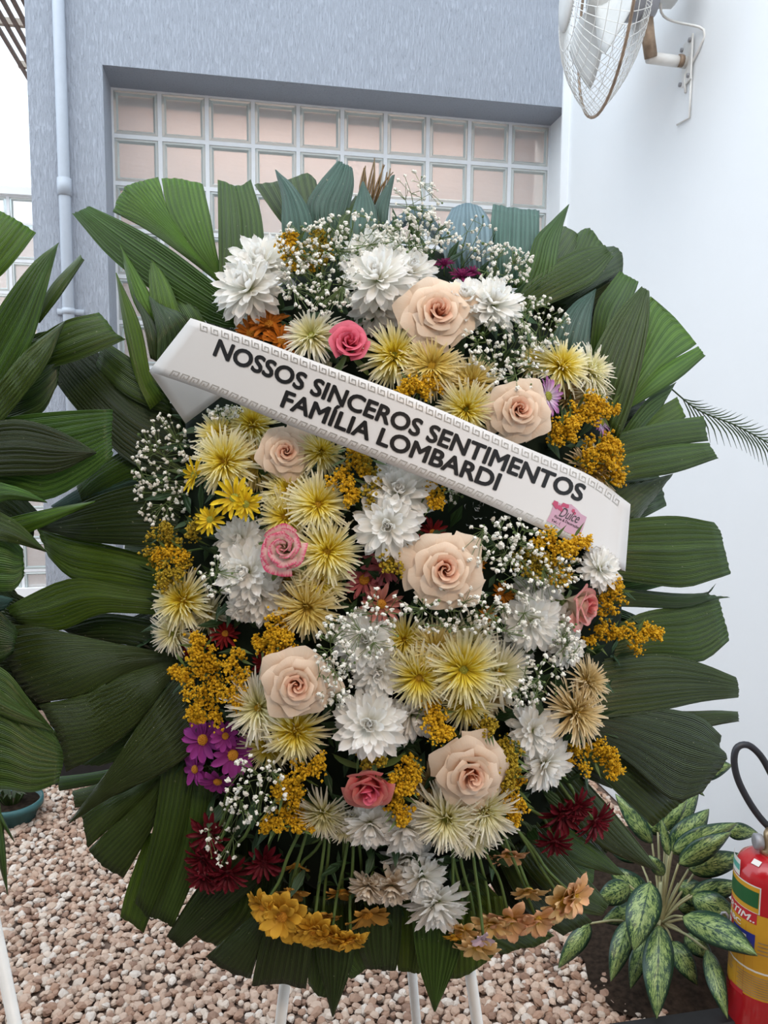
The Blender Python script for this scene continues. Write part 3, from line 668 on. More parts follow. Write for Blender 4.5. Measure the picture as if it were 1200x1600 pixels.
# ------------------------------------------------------------------ ribbon banner with its writing
def rib_o(x):
    s = min(1, max(0, (x - 233)/752.0)); return 0.095 + 0.118*sin(pi*min(1, s*1.02))**0.8
RT = [(298,497),(400,530),(480,560),(640,620),(800,690),(920,742),(985,788)]
RBt = [(233,580),(330,614),(430,656),(600,722),(750,783),(900,852),(977,893)]
def rpt(x, y, lift=0.0): return WP.at(x, y, rib_o(x) + lift)
ribbon = tag(empty('ribbon_banner', rpt(233, 580)), 'white satin condolence ribbon with black capitals slanting across the flowers', 'ribbon')
def rchild(o, p=None):
    o.parent = p or ribbon; o.matrix_parent_inverse = (p or ribbon).matrix_world.inverted(); return o
A = catmull([V2(q) for q in RT], 40); B = catmull([V2(q) for q in RBt], 40); b = MB(); V = []; Fs = []
for i in range(40):
    for j in range(9): q = B[i].lerp(A[i], j/8); V.append(rpt(q.x, q.y))
for i in range(39):
    for j in range(8): Fs.append((i*9+j, (i+1)*9+j, (i+1)*9+j+1, i*9+j+1))
b.add(V, Fs); thick(rchild(b.build('band', M['ribbon'])), 0.0005)
# left tail folded under, right tail folded back
def rquad(name, pts, os, n=8):
    (a0, a1, b0, b1) = pts; V = []; Fs = []; bb = MB()
    for i in range(n+1):
        for j in range(n+1):
            s, t_ = i/n, j/n; q = V2(a0).lerp(V2(a1), s).lerp(V2(b0).lerp(V2(b1), s), t_)
            o = (os[0]*(1-s)+os[1]*s)*(1-t_) + (os[2]*(1-s)+os[3]*s)*t_ ; V.append(WP.at(q.x, q.y, o))
    for i in range(n):
        for j in range(n): Fs.append((i*(n+1)+j, (i+1)*(n+1)+j, (i+1)*(n+1)+j+1, i*(n+1)+j+1))
    bb.add(V, Fs); return thick(rchild(bb.build(name, M['ribbon'])), 0.0005)
rquad('folded_tail', [(233,580),(340,520),(290,662),(372,600)], [rib_o(233), 0.075, 0.075, 0.07])
rquad('folded_tail', [(985,788),(977,893),(960,800),(930,882)], [rib_o(985), rib_o(977), 0.07, 0.07])
def text_mesh(body, size=1.0, stroke=0.0, shear=0.0, spacing=1.0):
    c = bpy.data.curves.new('txt', 'FONT'); c.body = body; c.size = size; c.shear = shear; c.space_character = spacing; c.resolution_u = 4
    o = bpy.data.objects.new('txt', c); COL.objects.link(o); dg = bpy.context.evaluated_depsgraph_get()
    m = bpy.data.meshes.new_from_object(o.evaluated_get(dg)); v0 = [q.co.copy() for q in m.vertices]; f0 = [tuple(p.vertices) for p in m.polygons]; v = list(v0); f = list(f0)
    for k in range(8 if stroke else 0):
        n_ = len(v); v += [q + Vector((cos(k*pi/4), sin(k*pi/4), 0))*stroke for q in v0]; f += [tuple(i + n_ for i in p) for p in f0]
    bpy.data.objects.remove(o); bpy.data.curves.remove(c); bpy.data.meshes.remove(m); return v, f
def write_on(fn, name, body, p0, p1, cap, mt, parent, bold=0.02, shear=0.0, spacing=1.0, lift=0.0009):
    """letters from p0 to p1 (baseline, photo frame), fn turns a photo point into the surface point"""
    v, f = text_mesh(body, 1.0, bold, shear, spacing)
    x0 = min(q.x for q in v); x1 = max(q.x for q in v); hcap = 0.72
    p0, p1 = V2(p0), V2(p1); ux = (p1-p0); L = ux.length; ux.normalize(); uy = Vector((ux.y, -ux.x, 0))
    b_ = MB(); b_.add([fn(*(p0 + ux*((q.x-x0)/(x1-x0)*L) + uy*(q.y/hcap*cap)).to_2d(), lift) for q in v], f)
    o = b_.build(name, mt, smooth=False); o.parent = parent; o.matrix_parent_inverse = parent.matrix_world.inverted(); return o
write_on(rpt, 'lettering', 'NOSSOS SINCEROS SENTIMENTOS', (332,554), (908,784), 27, M['ink'], ribbon, 0.034)
write_on(rpt, 'lettering', 'FAMÍLIA LOMBARDI', (437,634), (776,766), 27, M['ink'], ribbon, 0.034)
# greek key borders
def key_band(edge, inward, i0, i1, side):
    b_ = MB(); E = catmull([V2(q) for q in edge], 400); step = 15.5; pos = []; acc = 0; last = E[0]
    for q in E:
        if (q-last).length >= step: pos.append(q); last = q
    U = [(0,0),(0,1),(.82,1),(.82,.25),(.35,.25),(.35,.6)]
    for i in range(i0, min(i1, len(pos)-1)):
        d = (pos[i+1]-pos[i]).normalized(); n_ = Vector((-d.y, d.x, 0))*side; o_ = pos[i] + n_*inward
        pts = [o_ + d*(x*13.0 + y*3.0) + n_*(y*9.0) for x, y in U]
        for a, c in zip(pts, pts[1:]):
            e = (c-a).normalized(); w = Vector((-e.y, e.x, 0))*0.6; a2, c2 = a - e*.7, c + e*.7
            b_.add([rpt(q.x, q.y, 0.0008) for q in (a2-w, c2-w, c2+w, a2+w)], [(0,1,2,3)])
    return rchild(tag(b_.build('border_print', M['silver_foil'], smooth=False), kind='stuff'))
key_band(RT, 4, 0, 60, 1); key_band(RBt, 4, 1, 60, -1)
# printed florist sticker
st_pts = [(866,781),(876,787),(884,787),(893,788),(901,795),(908,803),(917,808),(914,817),(911,826),(906,838),(896,836),(886,832),(876,826),(866,819),(854,814),(860,803),(864,792)]
b = MB(); n = len(st_pts); b.add([rpt(*q, 0.0009) for q in st_pts] + [rpt(886, 810, 0.0009)], [(i, (i+1) % n, n) for i in range(n)])
stk = rchild(tag(b.build('sticker', M['sticker'], smooth=False), 'small pink printed sticker with script lettering'))
write_on(rpt, 'lettering', 'Dulce', (873,806), (903,818), 16, M['ink_brown'], stk, 0.0, 0.35, 0.95, 0.0014)
write_on(rpt, 'lettering', 'Flores & Decorações', (866,808), (905,827), 4.2, M['ink_brown'], stk, 0.01, 0, 1.0, 0.0014)
write_on(rpt, 'lettering', 'Tel.: (', (861,814), (875,820), 4.0, M['ink_brown'], stk, 0.01, 0, 1.0, 0.0014)
b = MB()
for (x, y, r) in [(868,787,4),(875,793,3.4),(881,789,3),(886,791,3),(878,797,2.4),(896,798,2.4),(870,792,3),(898,802,2)]:
    V = [rpt(x, y, 0.0013)] + [rpt(x + r*(1+.3*(k % 2))*cos(k*pi/5), y + r*(1+.3*(k % 2))*sin(k*pi/5), 0.0013) for k in range(10)]
    b.add(V, [(0, 1+k, 1+(k+1) % 10) for k in range(10)])
rchild(b.build('printed_blossoms', M['sticker_flower'], smooth=False), stk)
# ------------------------------------------------------------------ flowers
RG = random.Random(42)
def petal_mesh(w, curl, cup, point=0.5, nl=6, nw=4, base=0.25, wav=0.0, seed=0, droop=0.0):
    R = random.Random(seed); V = []; uv = []; Fs = []
    for i in range(nl+1):
        t = 1 - (1 - i/nl)**1.55; wd_ = w*(base + (1-base)*min(1, t*2.2)**0.8)*(max(0, 1 - max(0, (t-point)/(1-point))**2.2))**0.55
        for j in range(nw+1):
            s = 2*j/nw - 1; V.append(Vector((s*wd_, t - 0.05*abs(s)*t, curl*t*t - droop*t**3 + cup*(s*s)*wd_/w*w + wav*sin(t*7+s*2+seed)*t))); uv.append((j/nw, t))
    for i in range(nl):
        for j in range(nw): Fs.append((i*(nw+1)+j, i*(nw+1)+j+1, (i+1)*(nw+1)+j+1, (i+1)*(nw+1)+j))
    return V, Fs, uv
def pm_(name, *a, **k):
    V, Fs, uv = petal_mesh(*a, **k); return mesh(name, V, Fs, uv)
def ring_M(ang, r0, z0, el, sc=1.0, roll=0.0):
    return Matrix.Rotation(ang, 4, 'Z') @ Matrix.Translation((0, r0, z0)) @ Matrix.Rotation(el, 4, 'X') @ Matrix.Rotation(roll, 4, 'Y') @ Matrix.Scale(sc, 4)
def facing(n, spin, p, s):
    z = n.normalized(); x = Vector((0, 0, 1)).cross(z)
    if x.length < 0.05: x = Vector((1, 0, 0))
    x.normalize(); y = z.cross(x); R = Matrix(((x.x, y.x, z.x, 0), (x.y, y.y, z.y, 0), (x.z, y.z, z.z, 0), (0, 0, 0, 1)))
    return Matrix.Translation(p) @ R @ Matrix.Rotation(spin, 4, 'Z') @ Matrix.Scale(s, 4)
def cam_n(nx, ny, nz=1.0): return (rt*nx + up*ny - fw*nz).normalized()
def spot(x, y, r, n=None, lift=0.0, o=None):
    """root matrix of a flower head whose photo centre is x, y and photo radius r"""
    if o is not None: p = WP.at(x, y, o); nn = WN
    else: p, nn = dome(x, y, lift)
    if n is not None: nn = cam_n(*n)
    else: nn = (nn*0.75 + (CAM-p).normalized()*0.35).normalized()
    s = r*depth(p)/F
    return p, nn, s
# shared meshes -------------------------------------------------
WPET = [pm_('petal', 0.135, c, 0.35, 0.72, seed=i, wav=0.015, droop=d, base=.4) for i, (c, d) in enumerate([(0.22, 0.10), (0.32, 0.12), (0.14, 0.16)])]
def cluster(n, l0, l1, e0, e1, w, seed, curl=0.3):
    R = random.Random(seed); b_ = MB()
    for k in range(n):
        f = k/(n-1); V, Fs, uv = petal_mesh(w, curl, 0.7, 0.6, 4, 2, seed=k); l = l0+(l1-l0)*f
        m_ = ring_M(k*2.399+R.uniform(-.2, .2), 0.04*(1-f), 0.16+0.1*f, e0+(e1-e0)*f+R.uniform(-.1, .1), l*R.uniform(.85, 1.1), R.uniform(-.4, .4)); b_.add([m_ @ v for v in V], Fs, uv)
    return b_
WCL = [cluster(34, 0.56, 0.22, radians(54), radians(88), 0.20, s).mesh('petal_cluster', uv=True) for s in range(2)]
def spider_mesh(seed, n=105, openn=1.0):
    R = random.Random(seed); b_ = MB()
    for k in range(n):
        f = k/(n-1)                                  # 0 outer .. 1 inner
        l = (1.0 - 0.56*f**1.3)*R.uniform(.78, 1.06); el = radians(-6 + 72*f**1.25*openn) + R.uniform(-.16, .16); w = 0.037*R.uniform(.75, 1.25)
        V = []; Fs = []; uv = []; cu = R.uniform(.08, .38); hk = R.uniform(-.10, .22); sd = R.uniform(-.12, .12)
        for i in range(6):
            t = i/5; ww = w*(0.7+0.5*sin(pi*min(1, t*1.15)))*(1 if t < .85 else .55)
            for j, s in enumerate((-1, 0, 1)): V.append(Vector((s*ww + sd*t*t, t, cu*t*t - (cu+hk*.6)*t**4*.8 + abs(s)*ww*.7))); uv.append((j/2, t*l))
        for i in range(5):
            for j in range(2): Fs.append((i*3+j, i*3+j+1, (i+1)*3+j+1, (i+1)*3+j))
        m_ = ring_M(k*2.399+R.uniform(-.25, .25), 0.05, 0.02+0.10*f, el, l); b_.add([m_ @ v for v in V], Fs, uv)
    return b_.mesh('petals', uv=True)
SPI = [spider_mesh(1, 195), spider_mesh(2, 180, 0.85), spider_mesh(3, 205, 1.1), spider_mesh(4, 185, 1.2)]
def disc_mesh(r, h, seed, n=30):
    R = random.Random(seed); b_ = MB(); b_.lathe([(r*.9, 0), (r, h*.3), (r*.8, h*.75), (r*.3, h), (0.001, h*.95)], 12)
    for k in range(n):
        a = k*2.399; q = r*.95*sqrt((k+.5)/n); z = h*(1-(q/r)**2*.7); s = r*.13
        c = Vector((q*cos(a), q*sin(a), z)); d = Vector((q*cos(a)*.5, q*sin(a)*.5, r)).normalized()*s*2.0; t1 = d.orthogonal().normalized()*s; t2 = d.cross(t1).normalized()*s
        b_.add([c+t1, c+t2, c-t1, c-t2, c+d*1.2+t1*.6], [(0,1,4),(1,2,4),(2,3,4),(3,0,4)])
    return b_.mesh('disc', False)
DISC = disc_mesh(0.17, 0.20, 1, 34); DISC_S = disc_mesh(0.24, 0.20, 2, 40)
RN = 32
def rose_petal(k):
    f = k/(RN-1); R = random.Random(100+k); rad = 0.035 + 0.42*f; H = 0.90 + .06*sin(f*5) - 0.36*f**2; da = 1.5 - 0.75*f**.5; V = []; Fs = []; uv = []; nt, ns = 10, 12; th = k*2.399
    ph = R.uniform(0, 6.28); sk = R.uniform(-.35, .35); cr = R.uniform(.5, 1.6); pt = R.uniform(.10, .24)*f*f
    for i in range(nt+1):
        t = i/nt
        for j in range(ns+1):
            s = 2*j/ns - 1; r = rad*(0.28+0.72*min(1, t*1.7)**.75) + f**1.6*0.50*t**2.2 + 0.045*s*(1-f*.5)
            e = max(0, (t-.70)/.30); r += (0.02+0.11*f)*cr*e*e + 0.03*f*abs(s)**3*t; z = H*t**0.85*(1-.20*f*t) - (0.01+0.16*f)*cr*e*e
            z -= 0.13*s*s*t*(1-.3*f); tip = pt*max(0, 1-abs(s - sk)*1.8)*t**3; r += tip*1.3
            r += 0.018*f*sin(s*5+ph)*t; a = th + s*da*(0.5+0.5*sin(min(1, t*1.3)*pi/2))*(1-.12*e)
            V.append(Vector((r*cos(a), r*sin(a), z))); uv.append((j/ns, t))
    for i in range(nt):
        for j in range(ns): Fs.append((i*(ns+1)+j, i*(ns+1)+j+1, (i+1)*(ns+1)+j+1, (i+1)*(ns+1)+j))
    return mesh('petal', V, Fs, uv)
ROSE = [rose_petal(k) for k in range(RN)]
b = MB()
for k in range(5):
    V, Fs, uv = petal_mesh(0.12, 0.2, 0.5, 0.3, 5, 2, droop=.25); m_ = ring_M(k*2*pi/5, 0.08, 0.0, radians(-12), 0.85); b.add([m_ @ v for v in V], Fs, uv)
b.lathe([(0.02, -0.12), (0.14, -0.06), (0.17, 0.05), (0.10, 0.12)], 10); SEPAL = b.mesh('sepals', uv=True)
b = MB(); b.tube([(0, 0, -1.0), (0.02, 0, -.5), (0, 0, 0.05)], 0.05, 6); STEM = b.mesh('stem')
b = MB(); b.lathe([(0.02, -0.10), (0.14, -0.05), (0.20, 0.03), (0.17, 0.07)], 10); CALYX = b.mesh('calyx')
DPET = {'round': [pm_('petal', 0.19, 0.10, 0.35, 0.60, seed=3, base=.3, droop=.1), pm_('petal', 0.21, 0.03, 0.3, 0.62, seed=4, base=.3, wav=.03, droop=.14)],
        'narrow': [pm_('petal', 0.115, 0.10, 0.5, 0.65, seed=5, droop=.12), pm_('petal', 0.105, 0.16, 0.5, 0.65, seed=6, wav=.02, droop=.1)],
        'wide': [pm_('petal', 0.25, 0.12, 0.25, 0.68, seed=7, base=.3, wav=.03, droop=.2), pm_('petal', 0.23, 0.05, 0.25, 0.66, seed=8, base=.3, wav=.05, droop=.22)]}

def white_mum(x, y, r, where, n=None, lift=0.0, o=None, mt='white_petal', kindname='white chrysanthemum', k=None):
    p, nn, s = spot(x, y, r*1.12, n, lift, o); root = empty('white_chrysanthemum', facing(nn, RG.uniform(0, 6), p - nn*s*.18, s))
    tag(root, kindname + ' ' + where, 'flower', 'white chrysanthemums in the wreath')
    obj('calyx', CALYX, M['stem'], root); obj('stem', STEM, M['stem'], root)
    for n_, el, r0, sc in ((20, -14, .06, .95), (20, 4, .06, .97), (18, 22, .06, .88), (15, 42, .05, .72)):
        a0 = RG.uniform(0, 6)
        for i in range(n_):
            obj('petal', RG.choice(WPET), M[mt], root, ring_M(a0 + 2*pi*i/n_ + RG.uniform(-.13, .13), r0, 0.02 + el*.002, radians(el + RG.uniform(-9, 9)), sc*RG.uniform(.86, 1.08), RG.uniform(-.25, .25)))
    tag(obj('petal_cluster', RG.choice(WCL), M[mt], root), kind='stuff'); return root
def spider(x, y, r, where, n=None, lift=0.0, o=None, mt='spider', disc='disc_yellow', v=None, kindname=None):
    p, nn, s = spot(x, y, r*1.2, n, lift, o); root = empty('spider_chrysanthemum', facing(nn, RG.uniform(0, 6), p - nn*s*.12, s))
    kn = kindname or {'spider': 'cream and yellow spider chrysanthemum', 'spider_gold': 'golden hearted spider chrysanthemum', 'spider_pale': 'pale cream spider chrysanthemum', 'spider_faded': 'faded beige spider chrysanthemum'}[mt]
    tag(root, kn + ' ' + where, 'flower', 'spider chrysanthemums in the wreath')
    obj('calyx', CALYX, M['stem'], root); obj('stem', STEM, M['stem'], root)
    tag(obj('petals', SPI[v if v is not None else RG.randrange(4)], M[mt], root), kind='stuff')
    obj('disc', DISC, M[disc], root, Matrix.Translation((0, 0, .06)) @ Matrix.Scale(.8, 4)); return root
def rose(x, y, r, where, n=None, lift=0.01, o=None, mt='rose_cream', heart='rose_heart', bud=False, kindname='cream rose', spin=None):
    kmax = 20 if bud else RN; p, nn, s = spot(x, y, r*(1.42 if bud else 1.0), n, lift, o)
    root = empty('rose', facing(nn, RG.uniform(0, 6) if spin is None else spin, p - nn*s*.35, s)); tag(root, kindname + ' ' + where, 'rose', 'roses in the wreath')
    obj('sepals', SEPAL, M['stem'], root); obj('stem', STEM, M['stem'], root)
    for k in range(kmax): obj('petal', ROSE[k], M[heart if k < (8 if bud else 12) else mt], root)
    return root
def daisy(name, x, y, r, where, mt, n=None, lift=0.0, o=None, shape='round', rings=((12, 8, 1.0),), disc='disc_yellow', kindname='', stem_to=None, group=None):
    p, nn, s = spot(x, y, r*(1.2 if name == 'peach_daisy' else 1.06), n, lift, o); root = empty(name, facing(nn, RG.uniform(0, 6), p - nn*s*.12, s))
    tag(root, kindname + ' ' + where, 'flower', group)
    obj('calyx', CALYX, M['stem'], root)
    if stem_to is not None:
        a = p - nn*s*.15; e = WP.at(stem_to[0], stem_to[1], stem_to[2]); mid = a.lerp(e, .25) - nn*s*.5
        bb = MB(); bb.tube(catmull([a, mid, a.lerp(e, .6), e], 9), 0.0021, 6); so = bb.build('stem', M['stem'], root); so.matrix_parent_inverse = root.matrix_world.inverted()
    else: obj('stem', STEM, M['stem'], root)
    for n_, el, sc in rings:
        a0 = RG.uniform(0, 6)
        for i in range(n_): obj('petal', RG.choice(DPET[shape]), M[mt], root, ring_M(a0 + 2*pi*i/n_ + RG.uniform(-.12, .12), .08, .03 + max(0, el)*.001, radians(el + RG.uniform(-10, 10)), sc*RG.uniform(.82, 1.05), RG.uniform(-.3, .3)))
    if True: obj('disc', DISC_S, M[disc or mt], root, Matrix.Translation((0, 0, .02)))
    return root

# ---- white chrysanthemums
for a in [
    (398,488,40,'half hidden above the rust flowers at upper left', (-.1,.3), -.02),
    (408,410,54,'highest of the upper left trio, facing up', (-.1,.55), .02),
    (386,448,54,'in the upper left trio with a petal hanging down', (-.35,.4), .04),
    (583,400,50,'at the very top centre of the flowers', (-.1,.7), .02),
    (590,432,56,'below the topmost white bloom at top centre', (-.2,.5), .045),
    (642,424,44,'just above and left of the top cream rose', (.35,.6), .03),
    (592,478,44,'facing out below the top centre whites, beside cream rose', (-.05,.25), .01),
    (726,470,46,'touching the right side of the top cream rose', (-.1,.7), .04),
    (772,472,48,'right of the top cream rose, edge toward the baby breath', (.3,.7), .05),
    (742,610,30,'deep behind the yellow hearts above the ribbon', (.1,.5), -.03),
    (622,768,54,'directly below LOMBARDI, upper of two in the centre', (.05,.35), .03),
    (606,822,52,'lower of the two whites in the centre above pink daisies', (-.05,.05), .04),
    (376,845,42,'above the pink edged rose on the left, upper of three', (-.25,.25), .01),
    (386,893,50,'left of and below the pink edged rose', (-.2,.1), .03),
    (405,932,44,'lower of three whites beside the pink edged rose', (-.05,-.2), .02),
    (378,950,26,'with a brownish heart under the three left whites', (-.2,-.5), .02),
    (570,1000,48,'under a veil of baby breath below the dusty pink daisies', (-.1,.25), .02),
    (590,1050,42,'with veil of baby breath left of the yellow centre cluster', (.0,-.1), .02),
    (577,1132,54,'fully open above the coral rose', (0,.3), .04),
    (645,1120,44,'turned down to the right below the yellow centre cluster', (.45,-.45), .01),
    (842,918,40,'left of the blush rosebud, upper of two', (.1,.3), .0),
    (832,972,46,'left of the blush rosebud, lower of two', (.05,-.05), .03),
    (872,975,34,'between the blush rosebud and the white pair', (.3,-.2), .01),
    (940,888,34,'just above the blush rosebud under the ribbon end', (.4,.3), .03),
    (876,868,30,'in shadow below the sticker on the ribbon', (.2,.1), -.02),
    (742,795,44,'in the shade under the ribbon right of centre', (.1,.3), -.03),
    (790,830,34,'in shade behind baby breath below the ribbon', (.1,.1), -.04),
    (800,1010,36,'at the right end of the yellow centre cluster, behind it', (.2,.2), -.01),
    (885,1010,32,'behind baby breath below the blush rosebud', (.4,0), .01),
    (835,1142,42,'at lower right, upper of the pair by burgundy daisies', (.3,.2), .02),
    (855,1196,44,'at lower right, lower of the pair by burgundy daisies', (.6,-.25), .03),
    (810,1105,34,'in shade above the lower right white pair', (.2,.1), -.02),
    (578,1290,42,'just below the coral rose facing down', (0,-.5), .02),
    (634,1297,44,'below the coral rose, right neighbour, facing down', (.1,-.5), .02),
    (636,1345,40,'hanging on stems at the bottom, upper bloom', (0,-.6), .0),
    (660,1375,38,'hanging at bottom centre, right of the browning one', (.25,-.5), .02),
    (682,1418,48,'hanging lowest at bottom centre', (.1,-.75), .03),
]: white_mum(*a)
white_mum(575, 1388, 30, 'hanging at the bottom centre above gold flowers', (-.3,-.6), .02, mt='cream_petal', kindname='small cream browning chrysanthemum')
white_mum(612, 1388, 34, 'hanging between the small cream one and the white ones', (0,-.6), .02, mt='cream_petal', kindname='cream browning chrysanthemum')

# ---- spider chrysanthemums: x, y, r, where, normal, lift, material
for x, y, r, where, n, li, mt in [
    (487,525,46,'left of the hot pink rose above NOSSOS', (-.2,.45), .02, 'spider_pale'),
    (512,590,36,'peeping out below the hot pink rose', (0,-.2), -.02, 'spider_pale'),
    (617,556,52,'right of the hot pink rose, above the ribbon', (0,.2), .02, 'spider'),
    (674,572,48,'second to the right of the hot pink rose', (.05,.1), .03, 'spider_gold'),
    (736,600,46,'left of the cream rose above SENTIMENTOS, upper one', (.05,.3), .02, 'spider_gold'),
    (728,640,46,'left of the cream rose above SENTIMENTOS, touching the ribbon', (-.1,-.1), .03, 'spider'),
    (838,566,32,'at the left of the upper right cluster', (0,.4), .0, 'spider'),
    (878,572,44,'in the middle of the upper right cluster', (.2,.35), .03, 'spider'),
    (922,580,44,'at the right of the upper right cluster', (.55,.35), .02, 'spider_pale'),
    (928,612,36,'lower right in the upper right cluster', (.6,0), .01, 'spider_pale'),
    (888,622,36,'behind the lilac flower at upper right', (.2,.1), -.01, 'spider_faded'),
    (345,682,44,'under the left ribbon end, upper left of its cluster', (-.3,.35), .01, 'spider'),
    (394,664,44,'under the ribbon at left, nearest the folded tail', (0,.5), .0, 'spider'),
    (352,722,52,'full faced above the yellow daisies on the left', (-.15,.1), .03, 'spider'),
    (402,728,46,'between the left full faced one and the blush cream rose', (.05,-.2), .0, 'spider_gold'),
    (502,706,38,'right of the cream rose under FAMILIA', (.2,.1), .02, 'spider'),
    (535,705,30,'tucked right under the ribbon beside goldenrod', (.2,.1), -.02, 'spider_faded'),
    (452,768,46,'above the pink edged rose, upper left', (-.1,.25), .01, 'spider'),
    (446,808,44,'just above the pink edged rose', (-.2,.05), .02, 'spider'),
    (497,788,48,'right and above the pink edged rose', (.1,.15), .03, 'spider'),
    (560,745,34,'in shadow left of the central whites', (.1,.3), -.03, 'spider_faded'),
    (512,862,52,'right of the pink edged rose', (.1,.1), .03, 'spider'),
    (500,908,46,'below right of the pink edged rose', (.05,-.05), .02, 'spider'),
    (450,905,36,'just below the pink edged rose', (0,-.3), .0, 'spider_faded'),
    (480,948,50,'lowest in the column under the pink edged rose', (0,-.15), .03, 'spider_gold'),
    (538,925,34,'behind the column left of the dusty pink daisies', (.2,-.2), -.02, 'spider_faded'),
    (286,938,48,'at far left below the goldenrod, upper of two', (-.25,.2), .02, 'spider'),
    (272,988,40,'at far left above the goldenrod, lower of two', (-.35,-.1), .02, 'spider_pale'),
    (328,958,40,'at far left, right neighbour of the pair', (-.1,0), -.01, 'spider_pale'),
    (632,1000,44,'upper left of the yellow centre cluster', (-.1,.3), .01, 'spider'),
    (680,1016,44,'top middle of the yellow centre cluster', (.05,.25), .02, 'spider_gold'),
    (648,1040,36,'at the left of the yellow centre cluster', (-.2,.1), .0, 'spider_gold'),
    (655,1058,50,'lower left of the yellow centre cluster', (-.1,-.1), .03, 'spider'),
    (735,1003,46,'behind the top right of the yellow centre cluster', (.1,.5), .0, 'spider_pale'),
    (724,1046,58,'largest, right of middle in the yellow centre cluster', (.05,.05), .04, 'spider'),
    (778,1050,52,'at the right of the yellow centre cluster', (.3,0), .02, 'spider_pale'),
    (728,1095,48,'at the bottom of the yellow centre cluster', (.0,-.3), .02, 'spider'),
    (765,1085,40,'at the lower right of the yellow centre cluster', (.25,-.3), .0, 'spider_faded'),
    (404,1106,54,'left below the lower left cream rose', (-.2,.1), .03, 'spider_pale'),
    (462,1142,52,'right below the lower left cream rose', (.1,-.15), .03, 'spider'),
    (420,1165,44,'behind the pair below the lower left cream rose', (-.1,-.4), .0, 'spider'),
    (505,1272,46,'left of the coral rose facing down', (-.1,-.55), .02, 'spider_pale'),
    (540,1288,40,'below left of the coral rose', (0,-.6), .01, 'spider_pale'),
    (697,1278,54,'below the lowest cream rose, left', (-.1,-.1), .03, 'spider_pale'),
    (757,1266,54,'below the lowest cream rose, right', (.15,-.05), .03, 'spider_pale'),
    (735,1302,46,'lowest below the bottom cream rose', (.05,-.5), .02, 'spider_pale'),
    (672,1226,36,'dull in the gap left of the bottom cream rose', (-.2,.1), -.01, 'spider_faded'),
    (683,1190,28,'small in the dark above left of bottom cream rose', (-.2,.2), -.02, 'spider_faded'),
    (918,1065,38,'half open wilting at the right edge, upper of two', (.7,.5), .02, 'spider_faded'),
    (900,1112,50,'wilting at the right edge, lower of two', (.5,.25), .03, 'spider_faded'),
    (925,735,46,'under the right ribbon end above the goldenrod', (.3,.5), .0, 'spider_faded'),
    (925,890,26,'in the shade next to white bloom under ribbon end', (.3,.1), -.02, 'spider_faded'),
]: spider(x, y, r, where, n, li, None, mt, RG.choice(['disc_yellow', 'disc_yellow', 'disc_green']))

# ---- roses
rose(684, 490, 60, 'at the top right, beside white chrysanthemums', (.05,.12), .045)
rose(810, 641, 50, 'above the word SENTIMENTOS beside the lilac flower', (.05,.0), .05)
rose(447, 706, 42, 'tucked under the ribbon below FAMILIA', (.1,.0), .03, kindname='blush cream rose')
rose(695, 890, 62, 'in the very centre of the wreath', (.02,.05), .05, kindname='large cream rose')
rose(465, 1068, 56, 'at lower left above two pale spider blooms', (.05,.0), .05)
rose(735, 1206, 60, 'at the bottom right above two spider blooms', (.1,-.15), .04)
rose(545, 541, 40, 'touching the ribbon above SINCEROS', (.1,.25), .03, None, 'rose_pink', 'rose_pink', True, 'hot pink rosebud')
rose(447, 858, 46, 'on the left between white and spider blooms', (-.1,.15), .05, None, 'rose_edge', 'rose_edge', True, 'white rosebud with pink edges')
rose(900, 945, 44, 'facing right below the ribbon end', (.95,-.1,.8), .02, None, 'rose_blush', 'rose_coral', True, 'blush white rosebud')
rose(577, 1220, 50, 'near the bottom, facing down', (.0,-.5), .04, None, 'rose_coral', 'rose_pink', True, 'coral pink rosebud')

# ---- small daisies and button chrysanthemums
two = ((14, 8, 1.0), (12, 34, .75)); full = ((13, 2, 1.0), (12, 24, .85), (9, 48, .6))
for x, y, r, where, n in [(392,520,34,'at upper left, nearest the ribbon corner', (-.3,.3)), (420,506,32,'at upper left, highest of three', (0,.6)), (440,532,30,'at upper left, beside the pale spider bloom', (.2,.2))]:
    daisy('rust_daisy', x, y, r, where, 'd_rust', n, .01, shape='narrow', rings=two, disc='disc_orange', kindname='rust orange daisy', group='rust daisies')
for x, y, r, where, n in [(303,742,28,'seen edge on at the far left', (-.9,.1,.7)), (366,778,34,'largest of the four on the left', (.0,.3)), (328,812,26,'lowest of the four on the left', (-.3,.2)), (384,788,27,'behind the largest, turned away to the right', (.7,-.1))]:
    daisy('yellow_daisy', x, y, r, where, 'd_yellow', n, .05, shape='narrow', rings=two, disc='disc_green', kindname='bright yellow daisy', group='yellow daisies')
daisy('burgundy_daisy', 552, 458, 24, 'in shadow left of the top centre whites', 'd_burgundy', (0,.4), -.02, shape='narrow', rings=two, disc=None, kindname='dark burgundy daisy')
for x, y, r, where, n in [(694,412,17,'behind the whites, left of the pair at the top', (-.1,1.3)), (722,430,20,'at the top between white blooms and baby breath', (0,1.2)), (738,425,16,'at the top, right of its twin', (.2,1.2))]:
    daisy('magenta_pompon', x, y, r, where, 'd_magenta', n, .02, shape='narrow', rings=full, disc=None, kindname='magenta pompon flower', group='magenta pompons')
for x, y, r, where, n in [(676,832,24,'above the central cream rose', (.2,.2)), (604,742,18,'peeping out under the ribbon above the central whites', (0,.6)), (306,1008,28,'behind the goldenrod at far left', (-.4,.3)), (352,990,24,'right of the far left spider blooms', (0,.3)), (414,1036,22,'left of the lower left cream rose', (-.2,0)), (384,1112,18,'behind goldenrod left of the pale spider bloom', (-.2,-.2))]:
    daisy('dark_red_daisy', x, y, r, where, 'd_red', n, -.005, shape='narrow', rings=two, disc='disc_orange', kindname='dark red daisy', group='dark red daisies')
